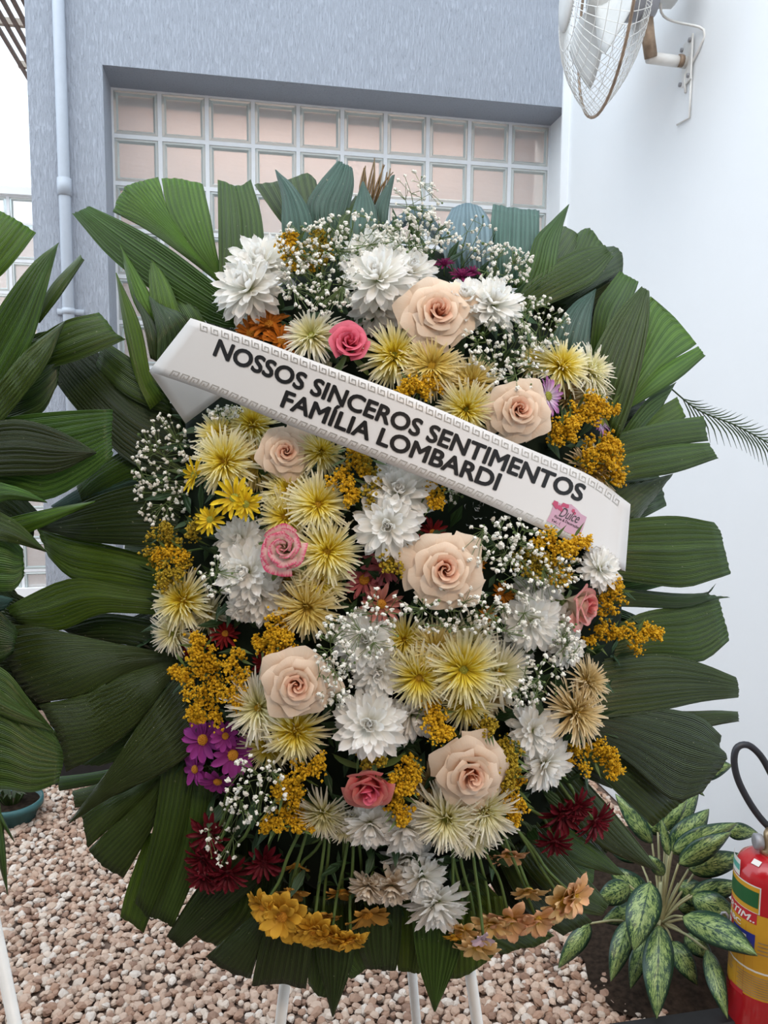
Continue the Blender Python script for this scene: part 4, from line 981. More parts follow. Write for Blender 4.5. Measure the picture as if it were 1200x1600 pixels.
for x, y, r, where, n, mt in [(600,884,34,'in shadow behind the pair in the centre', (.1,.3), 'd_dusty'), (569,906,34,'left of the pair below the central whites', (-.1,.1), 'd_dusty'), (596,944,32,'lower right of the pair with baby breath over it', (.1,-.1), 'd_salmon')]:
    daisy('pink_daisy', x, y, r, where, mt, n, .02 if mt == 'd_salmon' else .0, shape='narrow', rings=((15, 6, 1.0), (8, 18, .9)), disc='disc_orange', kindname='dusty pink daisy', group='pink daisies')
for x, y, r, where, n in [(787,928,20,'right of the central cream rose', (.1,.1)), (762,962,16,'in baby breath below the central cream rose', (.1,0)), (745,882,18,'peeping out behind the central cream rose', (.4,.1))]:
    daisy('orange_daisy', x, y, r, where, 'd_orange', n, -.01, shape='narrow', rings=two, disc=None, kindname='orange daisy', group='orange daisies')
daisy('lilac_daisy', 857, 619, 32, 'turned right beside the cream rose above SENTIMENTOS', 'd_lilac', (.75,.1,.8), .04, shape='narrow', rings=((16, 2, 1.0), (14, 20, .85)), disc='disc_green', kindname='white and lilac button flower')
daisy('lilac_daisy', 940, 660, 22, 'half hidden in goldenrod at the right edge', 'd_lilac', (.8,.1), .01, shape='narrow', rings=((16, 2, 1.0), (14, 20, .85)), disc='disc_green', kindname='lilac button flower')
for x, y, r, where, n in [(316,1156,34,'top left of its group, beside dark leaf', (-.2,.3)), (364,1180,34,'at the right of its group', (.1,.15)), (304,1202,26,'at the left of its group, edge on', (-.7,.1)), (340,1222,28,'lowest of its group, seen from the side', (.1,-.8)), (352,1150,22,'at the back of its group in shade', (.2,.4))]:
    daisy('purple_daisy', x, y, r, where, 'd_purple', n, .02, shape='round', rings=((12, 6, 1.0),), disc='disc_orange', kindname='purple daisy', group='purple daisies at the lower left')
for x, y, r, where, n in [(326,1305,36,'highest of the group at bottom left', (-.2,-.1)), (318,1345,34,'middle of the group at bottom left', (-.3,-.4)), (318,1372,32,'at the left foot of the bottom left group', (-.2,-.6)), (356,1368,38,'right in the group at bottom left', (.2,-.5)), (412,1350,34,'in shadow right of the group at bottom left', (.1,-.3))]:
    daisy('burgundy_daisy', x, y, r, where, 'd_burgundy', n, 0, 0.075, shape='narrow', rings=full, disc=None, kindname='burgundy chrysanthemum', group='burgundy chrysanthemums', stem_to=(x + 45, y - 100, .09))
for x, y, r, where, n in [(880,1275,40,'at lower right, left of the pair', (.2,-.5)), (932,1286,38,'at lower right, farthest right', (.7,-.6)), (866,1318,32,'at lower right, hanging lowest', (-.1,-.8)), (902,1262,30,'at lower right, behind the pair', (.3,-.3))]:
    daisy('burgundy_daisy', x, y, r, where, 'd_burgundy', n, 0, 0.10, shape='narrow', rings=full, disc=None, kindname='burgundy chrysanthemum', group='burgundy chrysanthemums', stem_to=(x - 60, y - 85, .09))
gold = 'gold flowers hanging at the bottom'
for x, y, r, where, n, mt, sh in [(440,1432,44,'largest of the hanging gold row, at its left end', (-.1,-.25), 'd_gold', 'wide'), (410,1418,28,'behind the left end of the hanging gold row', (-.6,-.2), 'd_gold', 'wide'), (490,1455,36,'second in the hanging gold row', (.0,-.5), 'd_gold', 'wide'), (518,1465,34,'middle of the hanging gold row', (.0,-.75), 'd_gold', 'wide'), (548,1470,30,'at the right end of the hanging gold row', (.2,-.9), 'd_gold', 'wide'),
                              (463,1352,24,'small, highest at the bottom left', (0,-1.4), 'd_ochre', 'narrow'), (455,1392,28,'dull, just above the gold row', (-.1,-1.2), 'd_ochre', 'wide'), (505,1430,28,'dull, behind the middle of gold row', (0,-1.2), 'd_ochre', 'wide'), (535,1394,28,'dull, above the right of the gold row', (.1,-1.3), 'd_ochre', 'wide'), (574,1430,36,'dull, at the right above the gold row', (.3,-.9), 'd_ochre', 'wide')]:
    daisy('gold_daisy', x, y, r, where, mt, n, 0, .085 if mt == 'd_gold' else .07, shape=sh, rings=two if mt == 'd_gold' else ((12, 20, 1.0),), disc='disc_orange', kindname='gold daisy', stem_to=(x*.5 + 275 + RG.uniform(-15, 15), 1290, .10), group=gold)
for x, y, r, where, n, mt in [(880,1408,36,'at the right end of the peach row', (.5,-.5), 'd_apricot'), (898,1400,32,'behind the right end of the peach row', (.8,-.2), 'd_peach'), (838,1438,32,'second from the right in the peach row', (.2,-.7), 'd_peach'), (795,1438,36,'in the middle of the peach row', (-.1,-.6), 'd_peach'), (768,1445,28,'left of the middle of the peach row', (-.1,-.7), 'd_apricot'), (745,1480,30,'hanging lowest of the peach row', (-.2,-.8), 'd_apricot'), (722,1452,22,'at the left end of the peach row', (-.4,-.8), 'd_apricot'), (792,1335,28,'pointing down above the peach row', (.1,-1.3), 'd_peach'), (826,1392,26,'yellowish above the right of the peach row', (0,-1.2), 'd_apricot'), (708,1462,14,'tiny, alone under the white hanging bloom', (0,-1.4), 'd_gold')]:
    daisy('peach_daisy', x, y, r, where, mt, n, 0, .08, shape='wide', rings=((11, 14, 1.0), (7, 40, .8)), disc='disc_yellow', kindname='peach daisy', stem_to=(x*.55 + 310 + RG.uniform(-12, 12), 1280, .10), group='peach flowers hanging at the bottom')
daisy('lilac_daisy', 755, 1466, 20, 'pale, hanging over the peach flowers', 'd_pale_lilac', (-.1,-.7), 0, .10, shape='wide', rings=((8, 25, 1.0),), disc=None, kindname='lilac flower', stem_to=(735, 1300, .10))
# ------------------------------------------------------------------ goldenrod and baby's breath
ICO_V = []; ph_ = (1+sqrt(5))/2
for a in (-1, 1):
    for c in (-ph_, ph_): ICO_V += [Vector((0, a, c)), Vector((a, c, 0)), Vector((c, 0, a))]
ICO_V = [v.normalized() for v in ICO_V]
def hull(vs):
    fs = []
    for i in range(12):
        for j in range(i+1, 12):
            for k in range(j+1, 12):
                if all(abs((vs[p]-vs[q]).length - 1.0515) < .02 for p, q in ((i,j),(j,k),(i,k))):
                    n = (vs[j]-vs[i]).cross(vs[k]-vs[i]); fs.append((i,j,k) if n.dot(vs[i]) > 0 else (i,k,j))
    return fs
ICO_F = hull(ICO_V)
OCT_V = [Vector(q) for q in ((1,0,0),(-1,0,0),(0,1,0),(0,-1,0),(0,0,1),(0,0,-1))]; OCT_F = [(0,2,4),(2,1,4),(1,3,4),(3,0,4),(2,0,5),(1,2,5),(3,1,5),(0,3,5)]
RP = random.Random(77)
def blob(b_, p, s, V=ICO_V, Fs=ICO_F, jit=.25):
    q = Matrix.Rotation(RP.uniform(0, 6), 3, 'X') @ Matrix.Rotation(RP.uniform(0, 6), 3, 'Z'); b_.add([p + q @ (v*(s*RP.uniform(1-jit, 1+jit))) for v in V], Fs)
def base_pt(x, y, o=None, lift=.03): return WP.at(x, y, o) if o is not None else dome(x, y, lift)[0]
def goldenrod(x0, y0, x1, y1, w, where, mt='goldenrod', n=320, lift=.03, o=None):
    """plume from photo point 0 to 1, w = half width in pixels"""
    A_ = base_pt(x0, y0, o, lift-.015); B_ = base_pt(x1, y1, o, lift+.01); k = depth(A_)/F; ax = B_-A_; Ln = ax.length; ax.normalize()
    sd = ax.cross((CAM-A_).normalized()).normalized(); nr = sd.cross(ax)
    if nr.dot(CAM-A_) < 0: nr = -nr
    root = tag(empty('goldenrod_sprig', A_), 'goldenrod sprig ' + where, 'goldenrod', 'goldenrod sprigs')
    st = MB(); fl = MB(); P0 = A_ - ax*Ln*.15 - nr*.03; W = w*k
    st.tube(catmull([P0, A_.lerp(B_, .4), B_], 6), .0013, 5)
    nb = 11
    for i in range(nb):
        t = (i+.6)/nb; c = A_.lerp(B_, t*.96); ang = RP.uniform(-1.25, 1.25); prof = (sin(pi*min(1, .18+t*.86))**.7)
        d = (sd*sin(ang) + nr*cos(ang)*.55).normalized(); l = W*prof*RP.uniform(.75, 1.15)*(1 if abs(sin(ang)) > .3 else .7)
        pts = catmull([c, c + d*l*.5 + ax*l*.30, c + d*l*.95 + ax*l*.55 + (-up)*l*.12], 7); st.tube(pts, .0006, 4, False)
        for m_ in range(int(n*1.7/nb)):
            q = pts[min(6, int(RP.random()**.7*7))]; blob(fl, q + Vector((RP.gauss(0, 1), RP.gauss(0, 1), RP.gauss(0, 1)))*.0034 + nr*.0020, RP.uniform(.0013, .0027), OCT_V, OCT_F, .35)
    for m_ in range(int(n*.12)): blob(fl, B_.lerp(A_, RP.random()*.2) + Vector((RP.gauss(0, 1), RP.gauss(0, 1), RP.gauss(0, 1)))*.0022, RP.uniform(.0010, .0020), OCT_V, OCT_F, .35)
    for i in range(5):
        c = A_.lerp(B_, i*.17); d = (sd*RP.choice((-1, 1))*RP.uniform(.5, 1) + ax*.5 + nr*.2).normalized(); e = d.cross(nr).normalized(); l = .028
        st.add([c, c+d*l*.5+e*.002, c+d*l, c+d*l*.5-e*.002], [(0,1,2,3)])
    for o_, bb, mm, kd in (('stem', st, 'stem', None), ('florets', fl, mt, 'stuff')):
        q = bb.build(o_, M[mm], root, smooth=False); q.matrix_parent_inverse = root.matrix_world.inverted()
        if kd: tag(q, kind=kd)
for g in [
    (485,430,450,362,26,'highest at the upper left among baby breath', 'goldenrod', 240), (500,420,500,360,24,'faint behind baby breath at upper left', 'goldenrod_green', 150),
    (690,600,620,612,24,'overhanging the ribbon above SENTIMENTOS', 'goldenrod', 340),
    (545,700,545,790,30,'hanging left of the central whites', 'goldenrod', 340), (575,700,580,800,20,'in shade left of the central whites', 'goldenrod_green', 140),
    (640,850,600,890,24,'in shade between the central whites and the rose', 'goldenrod_green', 160), (665,760,690,790,20,'under the ribbon right of the central whites', 'goldenrod', 160),
    (470,960,420,1000,34,'above the lower left cream rose, upper', 'goldenrod', 380), (400,1000,470,1030,26,'above the lower left cream rose, touching it', 'goldenrod', 300),
    (330,1050,300,990,22,'tallest at the far left by the red daisy', 'goldenrod', 260), (345,1040,268,1048,22,'pointing left beside the big dark leaf', 'goldenrod', 260), (340,1050,300,1125,38,'largest at far left, hanging down over purple daisies', 'goldenrod', 420), (365,1010,372,1110,22,'between far left plume and pale spider bloom', 'goldenrod', 280),
    (440,1250,505,1180,30,'at lower left, right plume above the whites', 'goldenrod', 340), (470,1230,430,1240,24,'at lower left over baby breath', 'goldenrod', 280), (480,1260,410,1295,22,'at lower left, hanging lowest', 'goldenrod', 260), (470,1280,465,1300,18,'small under the lower left plumes', 'goldenrod', 120),
    (665,1095,705,1150,28,'under the yellow centre cluster', 'goldenrod', 320), (740,1130,775,1135,16,'in the dark right of the centre plume', 'goldenrod_green', 110),
    (640,1180,625,1240,28,'right of the coral rose', 'goldenrod', 320), (620,1230,632,1290,18,'hanging below the coral rose to the right', 'goldenrod', 220), (560,1175,600,1190,18,'small above the coral rose', 'goldenrod_green', 130),
    (790,1150,800,1210,20,'right of the bottom cream rose, upper', 'goldenrod_green', 200), (800,1200,808,1285,20,'right of the bottom cream rose, hanging', 'goldenrod', 240),
    (880,680,935,620,34,'upper right beside the lilac flower', 'goldenrod', 340), (900,640,970,640,14,'short tip at the upper right edge', 'goldenrod', 110), (860,690,900,660,26,'right of the cream rose above SENTIMENTOS', 'goldenrod', 260), (900,720,965,690,32,'at the right edge above the ribbon end', 'goldenrod', 340), (930,700,972,755,22,'hanging at the right edge by the ribbon end', 'goldenrod', 240),
    (940,960,968,905,18,'behind the white bloom under ribbon end', 'goldenrod', 180), (830,870,890,905,26,'in baby breath left of the blush rosebud', 'goldenrod', 240), (800,870,860,880,26,'in baby breath under the ribbon', 'goldenrod_green', 170),
    (250,880,258,815,26,'at far left, upper pale plume', 'goldenrod_green', 240), (300,860,240,870,20,'at far left, pointing left under baby breath', 'goldenrod', 180), (290,870,255,920,26,'at far left above the spider blooms', 'goldenrod_green', 240), (300,840,330,800,18,'small at left below the yellow daisies', 'goldenrod_green', 120),
    (770,1180,800,1230,20,'in shade behind bottom cream rose', 'goldenrod_green', 140),
]: goldenrod(*g)
goldenrod(830, 848, 922, 845, 22, 'lying over the ribbon sticker', 'goldenrod', 300, o=rib_o(880)+.012)
goldenrod(905, 1000, 1035, 990, 30, 'pointing right over the leaves below the rosebud', 'goldenrod', 420, o=.09)
goldenrod(880, 1160, 972, 1205, 30, 'pointing right over dark leaves at lower right', 'goldenrod', 360, o=.09)

def gyps(cx, cy, rx, ry, n, where, root_px=None, lift=.055, o=None, size=1.0, dz=.02):
    c0 = base_pt(cx, cy, o, lift); k = depth(c0)/F; rp = root_px or (cx, cy + ry*.8); R0 = base_pt(rp[0], rp[1], (o-.03) if o is not None else None, 0.0)
    root = tag(empty('babys_breath_spray', R0), "white baby's breath spray " + where, "baby's breath", "baby's breath sprays"); st = MB(); fl = MB(); bd = MB(); hubs = []
    def at(x, y, e): return base_pt(x, y, (o+e) if o is not None else None, lift+e)
    nh = max(4, n//9)
    for i in range(nh):
        a = RP.uniform(0, 2*pi); q = sqrt(RP.random())*.72; h = at(cx + rx*q*cos(a), cy + ry*q*sin(a), RP.uniform(-dz, 0)); hubs.append(h); st.tube([R0, R0.lerp(h, .5) + Vector((RP.uniform(-1, 1), 0, RP.uniform(-1, 1)))*.004, h], .00055, 3, False)
    for i in range(n):
        a = RP.uniform(0, 2*pi); q = sqrt(RP.random()); p = at(cx + rx*q*cos(a), cy + ry*q*sin(a), RP.uniform(-dz, dz*.5)); h = min(hubs, key=lambda z: (z-p).length)
        st.tube([h, p], .0004, 3, False); s = RP.uniform(.0021, .0042)*size
        if RP.random() < .14: blob(bd, p, s*.5)
        else:
            blob(fl, p, s*.62)
            for m_ in range(4):
                d = Vector((RP.gauss(0, 1), RP.gauss(0, 1), RP.gauss(0, 1))).normalized(); blob(fl, p + d*s*.55, s*.5, OCT_V, OCT_F, .4)
    for o_, bb, mm, kd in (('stems', st, 'gyps_stem', 'stuff'), ('florets', fl, 'gyps', 'stuff'), ('buds', bd, 'stem', 'stuff')):
        if not bb.v: continue
        q = bb.build(o_, M[mm], root, smooth=o_ == 'stems'); q.matrix_parent_inverse = root.matrix_world.inverted(); tag(q, kind=kd)
for g in [
    (505,430,75,62,210,'filling the upper left above the rust daisies'), (560,362,78,34,110,'at the top in front of the pointed leaves', (530,440)), (470,385,40,42,60,'around the highest goldenrod'),
    (650,310,42,42,48,'rising highest above the wreath', (660,400)), (648,365,66,36,150,'at the top centre before the leaves with blue sky sheen', (650,420)), (745,370,32,34,30,'sparse at the top in front of the leaf with blue sky sheen', (720,420)),
    (790,415,46,36,100,'at the top right in front of the teal leaf', (770,460)), (845,505,44,44,100,'right of the top whites'), (780,540,64,44,120,'below the top right whites'), (812,585,50,30,60,'above the cream rose by SENTIMENTOS'),
    (255,738,50,92,210,'hanging over the dark leaf at far left', (320,760), .055, .085), (352,645,30,13,50,'under the left ribbon tail', None, .03), (345,900,36,36,40,'left of the white trio at left'),
    (712,775,24,12,12,'just below LOMBARDI under the ribbon', None, .02), (790,850,70,44,140,'under the ribbon right of the central rose'), (875,890,36,28,40,'below the sticker among goldenrod'), (830,905,60,36,55,'right of the central cream rose'),
    (710,955,85,38,130,'below the central cream rose'), (800,970,50,34,50,'over the right white pair'), (522,1035,34,75,130,'right of the lower left cream rose'), (575,990,52,44,60,'veiling the white bloom below pink daisies'), (600,945,34,30,14,'scattered over the salmon daisy'),
    (400,1235,48,58,95,'at lower left below the pale spider bloom'), (345,1300,34,56,40,'hanging over the burgundy blooms at bottom left', (380,1230), .06, .085), (885,1005,24,44,48,'below the blush rosebud'), (845,1060,40,40,44,'in the dark right of the yellow centre cluster'), (820,1085,34,26,30,'above the lower right white pair'),
]: gyps(*g)
# ------------------------------------------------------------------ second wreath, cut by the left edge of the picture
w2 = tag(empty('funeral_wreath', WP.at(-60, 1300, .06)), 'second palm leaf wreath cut off by the left edge of the photo', 'wreath')
def w2leaf(*a, **k):
    o = leaf(w2, *a, **k); o.matrix_parent_inverse = w2.matrix_world.inverted(); return o
w2leaf('leaf_bright', [([(-90,440),(-40,362),(-8,326)], [(-80,480),(-10,440),(25,405),(56,364)], dict(pleats=10, tip=[(-8,326),(25,343),(56,364)]))], .10, .08)
w2leaf('leaf_mid', [([(-30,540),(0,478),(50,412),(91,380)], [(-10,640),(45,545),(66,480),(91,380)], dict(pleats=9))], .13, .11)
w2leaf('leaf_mid', [([(50,500),(80,446),(126,398)], [(62,505),(95,462),(131,407)], dict(pleats=5))], .10, .08)
w2leaf('leaf_mid', [([(-20,620),(40,548),(101,502)], [(-5,670),(70,575),(101,504)], dict(pleats=8, diag=.3))], .14, .12)
w2leaf('leaf_mid', [([(40,540),(100,502),(155,488)], [(60,580),(130,560),(196,530)], dict(pleats=8, tip=[(155,488),(168,502),(180,520),(196,530)]))], .09, .075)
w2leaf('leaf_dark', [([(-20,560),(60,520),(100,520)], [(-20,680),(60,650),(90,600)], dict(pleats=9))], .09, .08)
w2leaf('leaf_mid', [([(-40,660),(40,648),(110,642),(177,640)], [(-40,760),(30,770),(73,781),(130,752),(177,712)], dict(pleats=14, tip=[(177,640),(174,680),(177,712)]))], .125, .11)
w2leaf('leaf_dark', [([(-40,665),(30,655),(95,674),(150,706)], [(-40,745),(30,743),(90,738),(150,708)], dict(pleats=12))], .14, .125)
w2leaf('leaf_mid', [([(-20,748),(35,764),(73,784)], [(-20,800),(10,782),(73,785)], dict(pleats=5))], .145, .14)
w2leaf('leaf_bright', [([(-10,815),(70,796),(148,783)], [(20,840),(60,826),(148,785)], dict(pleats=5))], .12, .10)
w2leaf('leaf_mid', [([(-20,790),(30,818),(72,861)], [(-20,840),(35,852),(71,862)], dict(pleats=6))], .14, .13)
w2leaf('leaf_mid', [([(-60,830),(0,824),(36,858)], [(-60,925),(5,924),(24,920),(38,900)], dict(pleats=8))], .125, .115)
w2leaf('leaf_teal', [([(-60,920),(0,930),(22,936)], [(-60,960),(0,955),(8,950)], dict(pleats=4))], .09, .08)
w2leaf('leaf_dark', [([(-80,930),(-10,950),(30,985)], [(-80,1050),(-10,1040),(20,1020)], dict(pleats=7))], .085, .08)
for l_, r_ in [([(-80,880),(0,915),(70,950)], [(-80,1080),(0,1075),(75,1050)]), ([(-80,820),(-10,880),(50,960)], [(-80,960),(-20,985),(40,1010)]), ([(-80,1000),(0,1010),(70,1030)], [(-80,1120),(0,1110),(80,1110)]), ([(-80,690),(0,740),(60,800)], [(-80,800),(0,830),(50,850)])]:
    w2leaf('leaf_dark', [(l_, r_, dict(pleats=10))], .03, .02)
w2leaf('leaf_mid', [([(-60,1020),(5,1045),(45,1092),(86,1144)], [(-60,1240),(0,1232),(50,1238),(92,1222)], dict(pleats=15, tip=[(86,1144),(99,1182),(92,1222)]))], .13, .12)
w2leaf('leaf_mid', [([(-60,1030),(10,1085),(50,1115)], [(-60,1090),(20,1125),(86,1144)], dict(pleats=7))], .14, .13)
w2leaf('leaf_mid', [([(-15,1250),(-6,1330),(12,1398)], [(0,1255),(8,1320),(12,1398)], dict(pleats=3))], .12, .12)
w2leaf('leaf_mid', [([(-5,1270),(8,1296),(22,1315)], [(-2,1262),(12,1292),(22,1314)], dict(pleats=2))], .12, .12)
b = MB(); b.box((-.34, -.02, -.45), (-.02, .02, .45), .01); o = b.build('foam_core', M['core'], smooth=False); o.matrix_world = Matrix.Translation(WP.at(-50, 800, .05)); wm = o.matrix_world.copy(); o.parent = w2; o.matrix_parent_inverse = w2.matrix_world.inverted()

# ------------------------------------------------------------------ easels of white tube
def easel(label, legs, bar=None):
    top = legs[0][0]; root = tag(empty('easel_stand', Vector((top.x, top.y, 0))), label, 'easel')
    for a, c in legs:
        b_ = MB(); b_.tube([a, a.lerp(c, .5), c], .0083, 12); q = b_.build('leg', M['white_paint'], root); q.matrix_parent_inverse = root.matrix_world.inverted()
    for a, c in (bar or []):
        b_ = MB(); b_.tube([a, c], .007, 10); q = b_.build('crossbar', M['white_paint'], root); q.matrix_parent_inverse = root.matrix_world.inverted()
def to_floor(a, b_):
    d = b_ - a; return a + d*((a.z - 0.004)/-d.z)
lo = -.045
def leg_line(p0, p1): return p0, to_floor(p0, p1)
A1, B1 = leg_line(WP.at(452, 1480, lo), WP.at(438, 1600, lo - .004)); A3, B3 = leg_line(WP.at(729, 1480, lo), WP.at(746, 1600, lo - .004))
T1 = A1 + (A1-B1)*.55; T3 = A3 + (A3-B3)*.55
R0 = WP.at(636, 1300, -.09); R1 = P(651, 1600, 1.34); r0 = P(642, 1500, 1.26); rr = to_floor(r0, R1); R0 = r0 + (r0-rr)*.35
easel('white tubular easel with three legs under the flower wreath', [(T1, B1), (T3, B3), (R0, rr)], [(T1.lerp(B1, .2), T3.lerp(B3, .2))])
a = WP.at(-22, 1380, .03); c = WP.at(24, 1604, .03)
easel('white easel leg at the left edge standing on the gravel', [leg_line(a, c)])

# ------------------------------------------------------------------ wall fan
fm = wl(1075, 96); fanroot_l = None
q = Plane(WM @ Vector((X_R, 0, 0)), -E1).at(1074, 98)           # bracket on the white wall
ax = (-E1*.982 + E3*.187).normalized(); side = ax.cross(EZ).normalized(); upv = side.cross(ax)
fc = q + (-E1)*.315 + EZ*.0; fc.z = (Plane(fc, -fw).at(950, 0)).z
FR = depth(fc)*168/F
FM = Matrix(((side.x, upv.x, ax.x, fc.x), (side.y, upv.y, ax.y, fc.y), (side.z, upv.z, ax.z, fc.z), (0, 0, 0, 1)))   # local z = axis to the front
fan = tag(empty('wall_fan', FM), 'white wire caged oscillating fan mounted high on the white wall', 'fan')
def ring_pts(r, z, n=48): return [(r*cos(2*pi*i/n), r*sin(2*pi*i/n), z) for i in range(n+1)]
b = MB(); b.tube(ring_pts(FR, 0), .0055, 8, False); b.build('rim', M['steel_brown'], fan)
def cage(name, zf, rings):
    b_ = MB(); prof = lambda t: (FR*(.20+.80*t), zf*(1-t**2.4))
    for i in range(64):
        a_ = 2*pi*i/64; b_.tube([(prof(t_/6)[0]*cos(a_), prof(t_/6)[0]*sin(a_), prof(t_/6)[1]) for t_ in range(7)], .0015, 3, False)
    for t_ in rings: r_, z_ = prof(t_); b_.tube(ring_pts(r_, z_, 40), .0013, 4, False)
    return tag(b_.build(name, M['wire_white'], fan), kind='stuff')
cage('front_cage', .13, (0, .3, .5, .65, .78, .9)); cage('rear_cage', -.12, (0, .3, .55, .75, .9))
b = MB(); b.lathe([(.001, .148), (.055, .147), (FR*.28, .138), (FR*.29, .128), (FR*.24, .122), (.001, .12)], 32); b.build('badge_disc', M['plastic_white'], fan)
b = MB(); b.lathe([(.001, .06), (.05, .055), (.07, .02), (.07, -.05), (.001, -.05)], 24); b.build('hub', M['plastic_white'], fan)
for k in range(3):
    V = []; Fs = []
    for i in range(9):
        t = i/8; r_ = .05 + (FR*.9-.05)*t; w_ = .26 + .18*sin(pi*t)
        for j in range(6): s = j/5 - .5; V.append(Vector((r_*cos(s*w_*2+k*2*pi/3+1.75), r_*sin(s*w_*2+k*2*pi/3+1.75), .01 + s*.07)))
    for i in range(8):
        for j in range(5): Fs.append((i*6+j, i*6+j+1, (i+1)*6+j+1, (i+1)*6+j))
    b = MB(); b.add(V, Fs); thick(b.build('blade', M['plastic_white'], fan), .002)
b = MB(); b.lathe([(.001, -.05), (.06, -.05), (.075, -.07), (.075, -.15), (.06, -.17), (.001, -.17)], 20); b.build('motor', M['grey_metal'], fan)
b = MB(); b.box((-.085, .0, -.26), (.085, .17, -.13), .012); b.build('motor_cover', M['plastic_white'], fan, smooth=False)
inv = FM.inverted(); ql = inv @ q
b = MB(); b.tube([(0, -.06, -.14), (0, -.13, -.15), (ql.x*.4, ql.y, -.17)], .022, 10); b.build('tilt_joint', M['steel_brown'], fan)
b = MB(); b.tube([(ql.x*.4, ql.y, -.16), (ql.x, ql.y, ql.z + .004)], .019, 14); arm = b.build('arm', M['white_paint'], fan)
b = MB(); b.tube([Vector((ql.x*.75, ql.y, ql.z*.75 - .04)), Vector((ql.x*.80, ql.y, ql.z*.80 - .04))], .0205, 12); b.build('clamp_band', M['steel_brown'], arm)
b = MB(); b.box((ql.x - .05, ql.y - .075, ql.z), (ql.x + .05, ql.y + .075, ql.z + .006), .002); br = b.build('bracket', M['white_paint'], fan, smooth=False)
for sx in (-1, 1):
    for sy in (-1, 1):
        b = MB(); b.tube([(ql.x + sx*.036, ql.y + sy*.058, ql.z + .004), (ql.x + sx*.036, ql.y + sy*.058, ql.z + .013)], .008, 8); b.build('screw', M['grey_metal'], br)
wp = Plane(WM @ Vector((X_R - .006, 0, 0)), -E1)
cb = [fc - ax*.22 + EZ*.12, wp.at(1075, 26) - E1*.10, wp.at(1098, 45), wp.at(1094, 72), wp.at(1080, 100), wp.at(1070, 118), wp.at(1071, 145)]
b = MB(); b.tube([inv @ p for p in catmull(cb, 26)], .0042, 6); b.build('power_cable', M['wire_white'], fan)
b = MB(); b.tube([wp.at(1080, 118), wp.at(1077, 184), wp.at(1058, 195)], .004, 6); tag(b.build('cable_end', M['wire_white']), 'thin grey wire stub hanging on white wall below the fan', 'cable')

# ------------------------------------------------------------------ kerb, soil and variegated plant at the lower right
M['kerb'] = plain('kerb', (0.012, 0.012, 0.014), 0.45, var=.3)
M['petiole'] = plain('petiole', (0.33, 0.32, 0.17), 0.5)
kq = P(969, 1594, 1.93); kl = WM.inverted() @ kq; KY = kl.y; b = MB(); b.box((-1.6, KY - .06, -.01), (X_R - .005, KY, kq.z), .006)
tag(b.build('trim_2', M['kerb'], M=WM, smooth=False), kind='structure')
sq = P(1085, 1500, 2.25); sq.z = 0; b = MB(); V = [sq + Vector((0, 0, .045))]; Fs = []
for r_ in range(1, 4):
    for k in range(20):
        a_ = 2*pi*k/20; V.append(sq + Vector((cos(a_)*.115*r_*(1 + .08*sin(k*2.3)), sin(a_)*.10*r_*(1 + .08*sin(k*1.7)), .045 - .018*(r_-1) + .004*sin(k*3.1+r_))))
for k in range(20): Fs.append((0, 1+k, 1+(k+1) % 20))
for r_ in range(2):
    for k in range(20): Fs.append((1+r_*20+k, 1+(r_+1)*20+k, 1+(r_+1)*20+(k+1) % 20, 1+r_*20+(k+1) % 20))
b.add(V, Fs); b.build('soil_mound', M['soil'], floor)
m2 = MB(); c2 = P(1040, 1330, 2.62); c2.z = 0; m2.add([c2 + (v_ - sq)*1.25 for v_ in V], Fs); m2.build('soil_mound', M['soil'], floor)
def varieg():
    t = NT('variegated_leaf'); uv, u, v = t.uv()
    s = t.math('ABSOLUTE', t.math('SUBTRACT', u, .5)); mp = t.n('ShaderNodeCombineXYZ')
    t.l(t.math('MULTIPLY', s, 9), mp.inputs[0]); t.l(t.math('MULTIPLY', t.math('SUBTRACT', v, t.math('MULTIPLY', s, .55)), 13), mp.inputs[1]); t.l(t.math('MULTIPLY', t.rnd(), 30), mp.inputs[2])
    n = t.noise(mp.outputs[0], 1.3, 8, .8)
    n = t.math('MULTIPLY_ADD', n, 1.9, -.45); f = t.math('SUBTRACT', t.math('ADD', n, .20), t.math('ADD', t.math('MULTIPLY', t.math('POWER', t.math('MULTIPLY', s, 2), 3), .40), t.math('MULTIPLY', t.math('LESS_THAN', s, .018), .18)))
    t.color(t.ramp(f, [(.53, (.010, .040, .022)), (.60, (.03, .08, .03)), (.67, (.18, .27, .075)), (.85, (.32, .40, .15))])); t.setv(roughness=.35); t.b.inputs['Specular IOR Level'].default_value = .5
    return t.m
M['varieg'] = varieg()
PP = Plane(P(1040, 1400, 2.15), Vector((0, -1, .25)))
crown = PP.at(1034, 1425); foot = Vector((crown.x, crown.y + .02, .03))
plant = tag(empty('variegated_plant', foot), 'dark green and yellow variegated aglaonema growing beside the fire extinguisher', 'plant')
def pch(o): o.parent = plant; o.matrix_parent_inverse = plant.matrix_world.inverted(); return o
b = MB(); b.tube(catmull([foot, foot.lerp(crown, .6), crown, PP.at(1034, 1380, .02)], 8), .013, 10, r1=.008); pch(b.build('stem', M['petiole']))
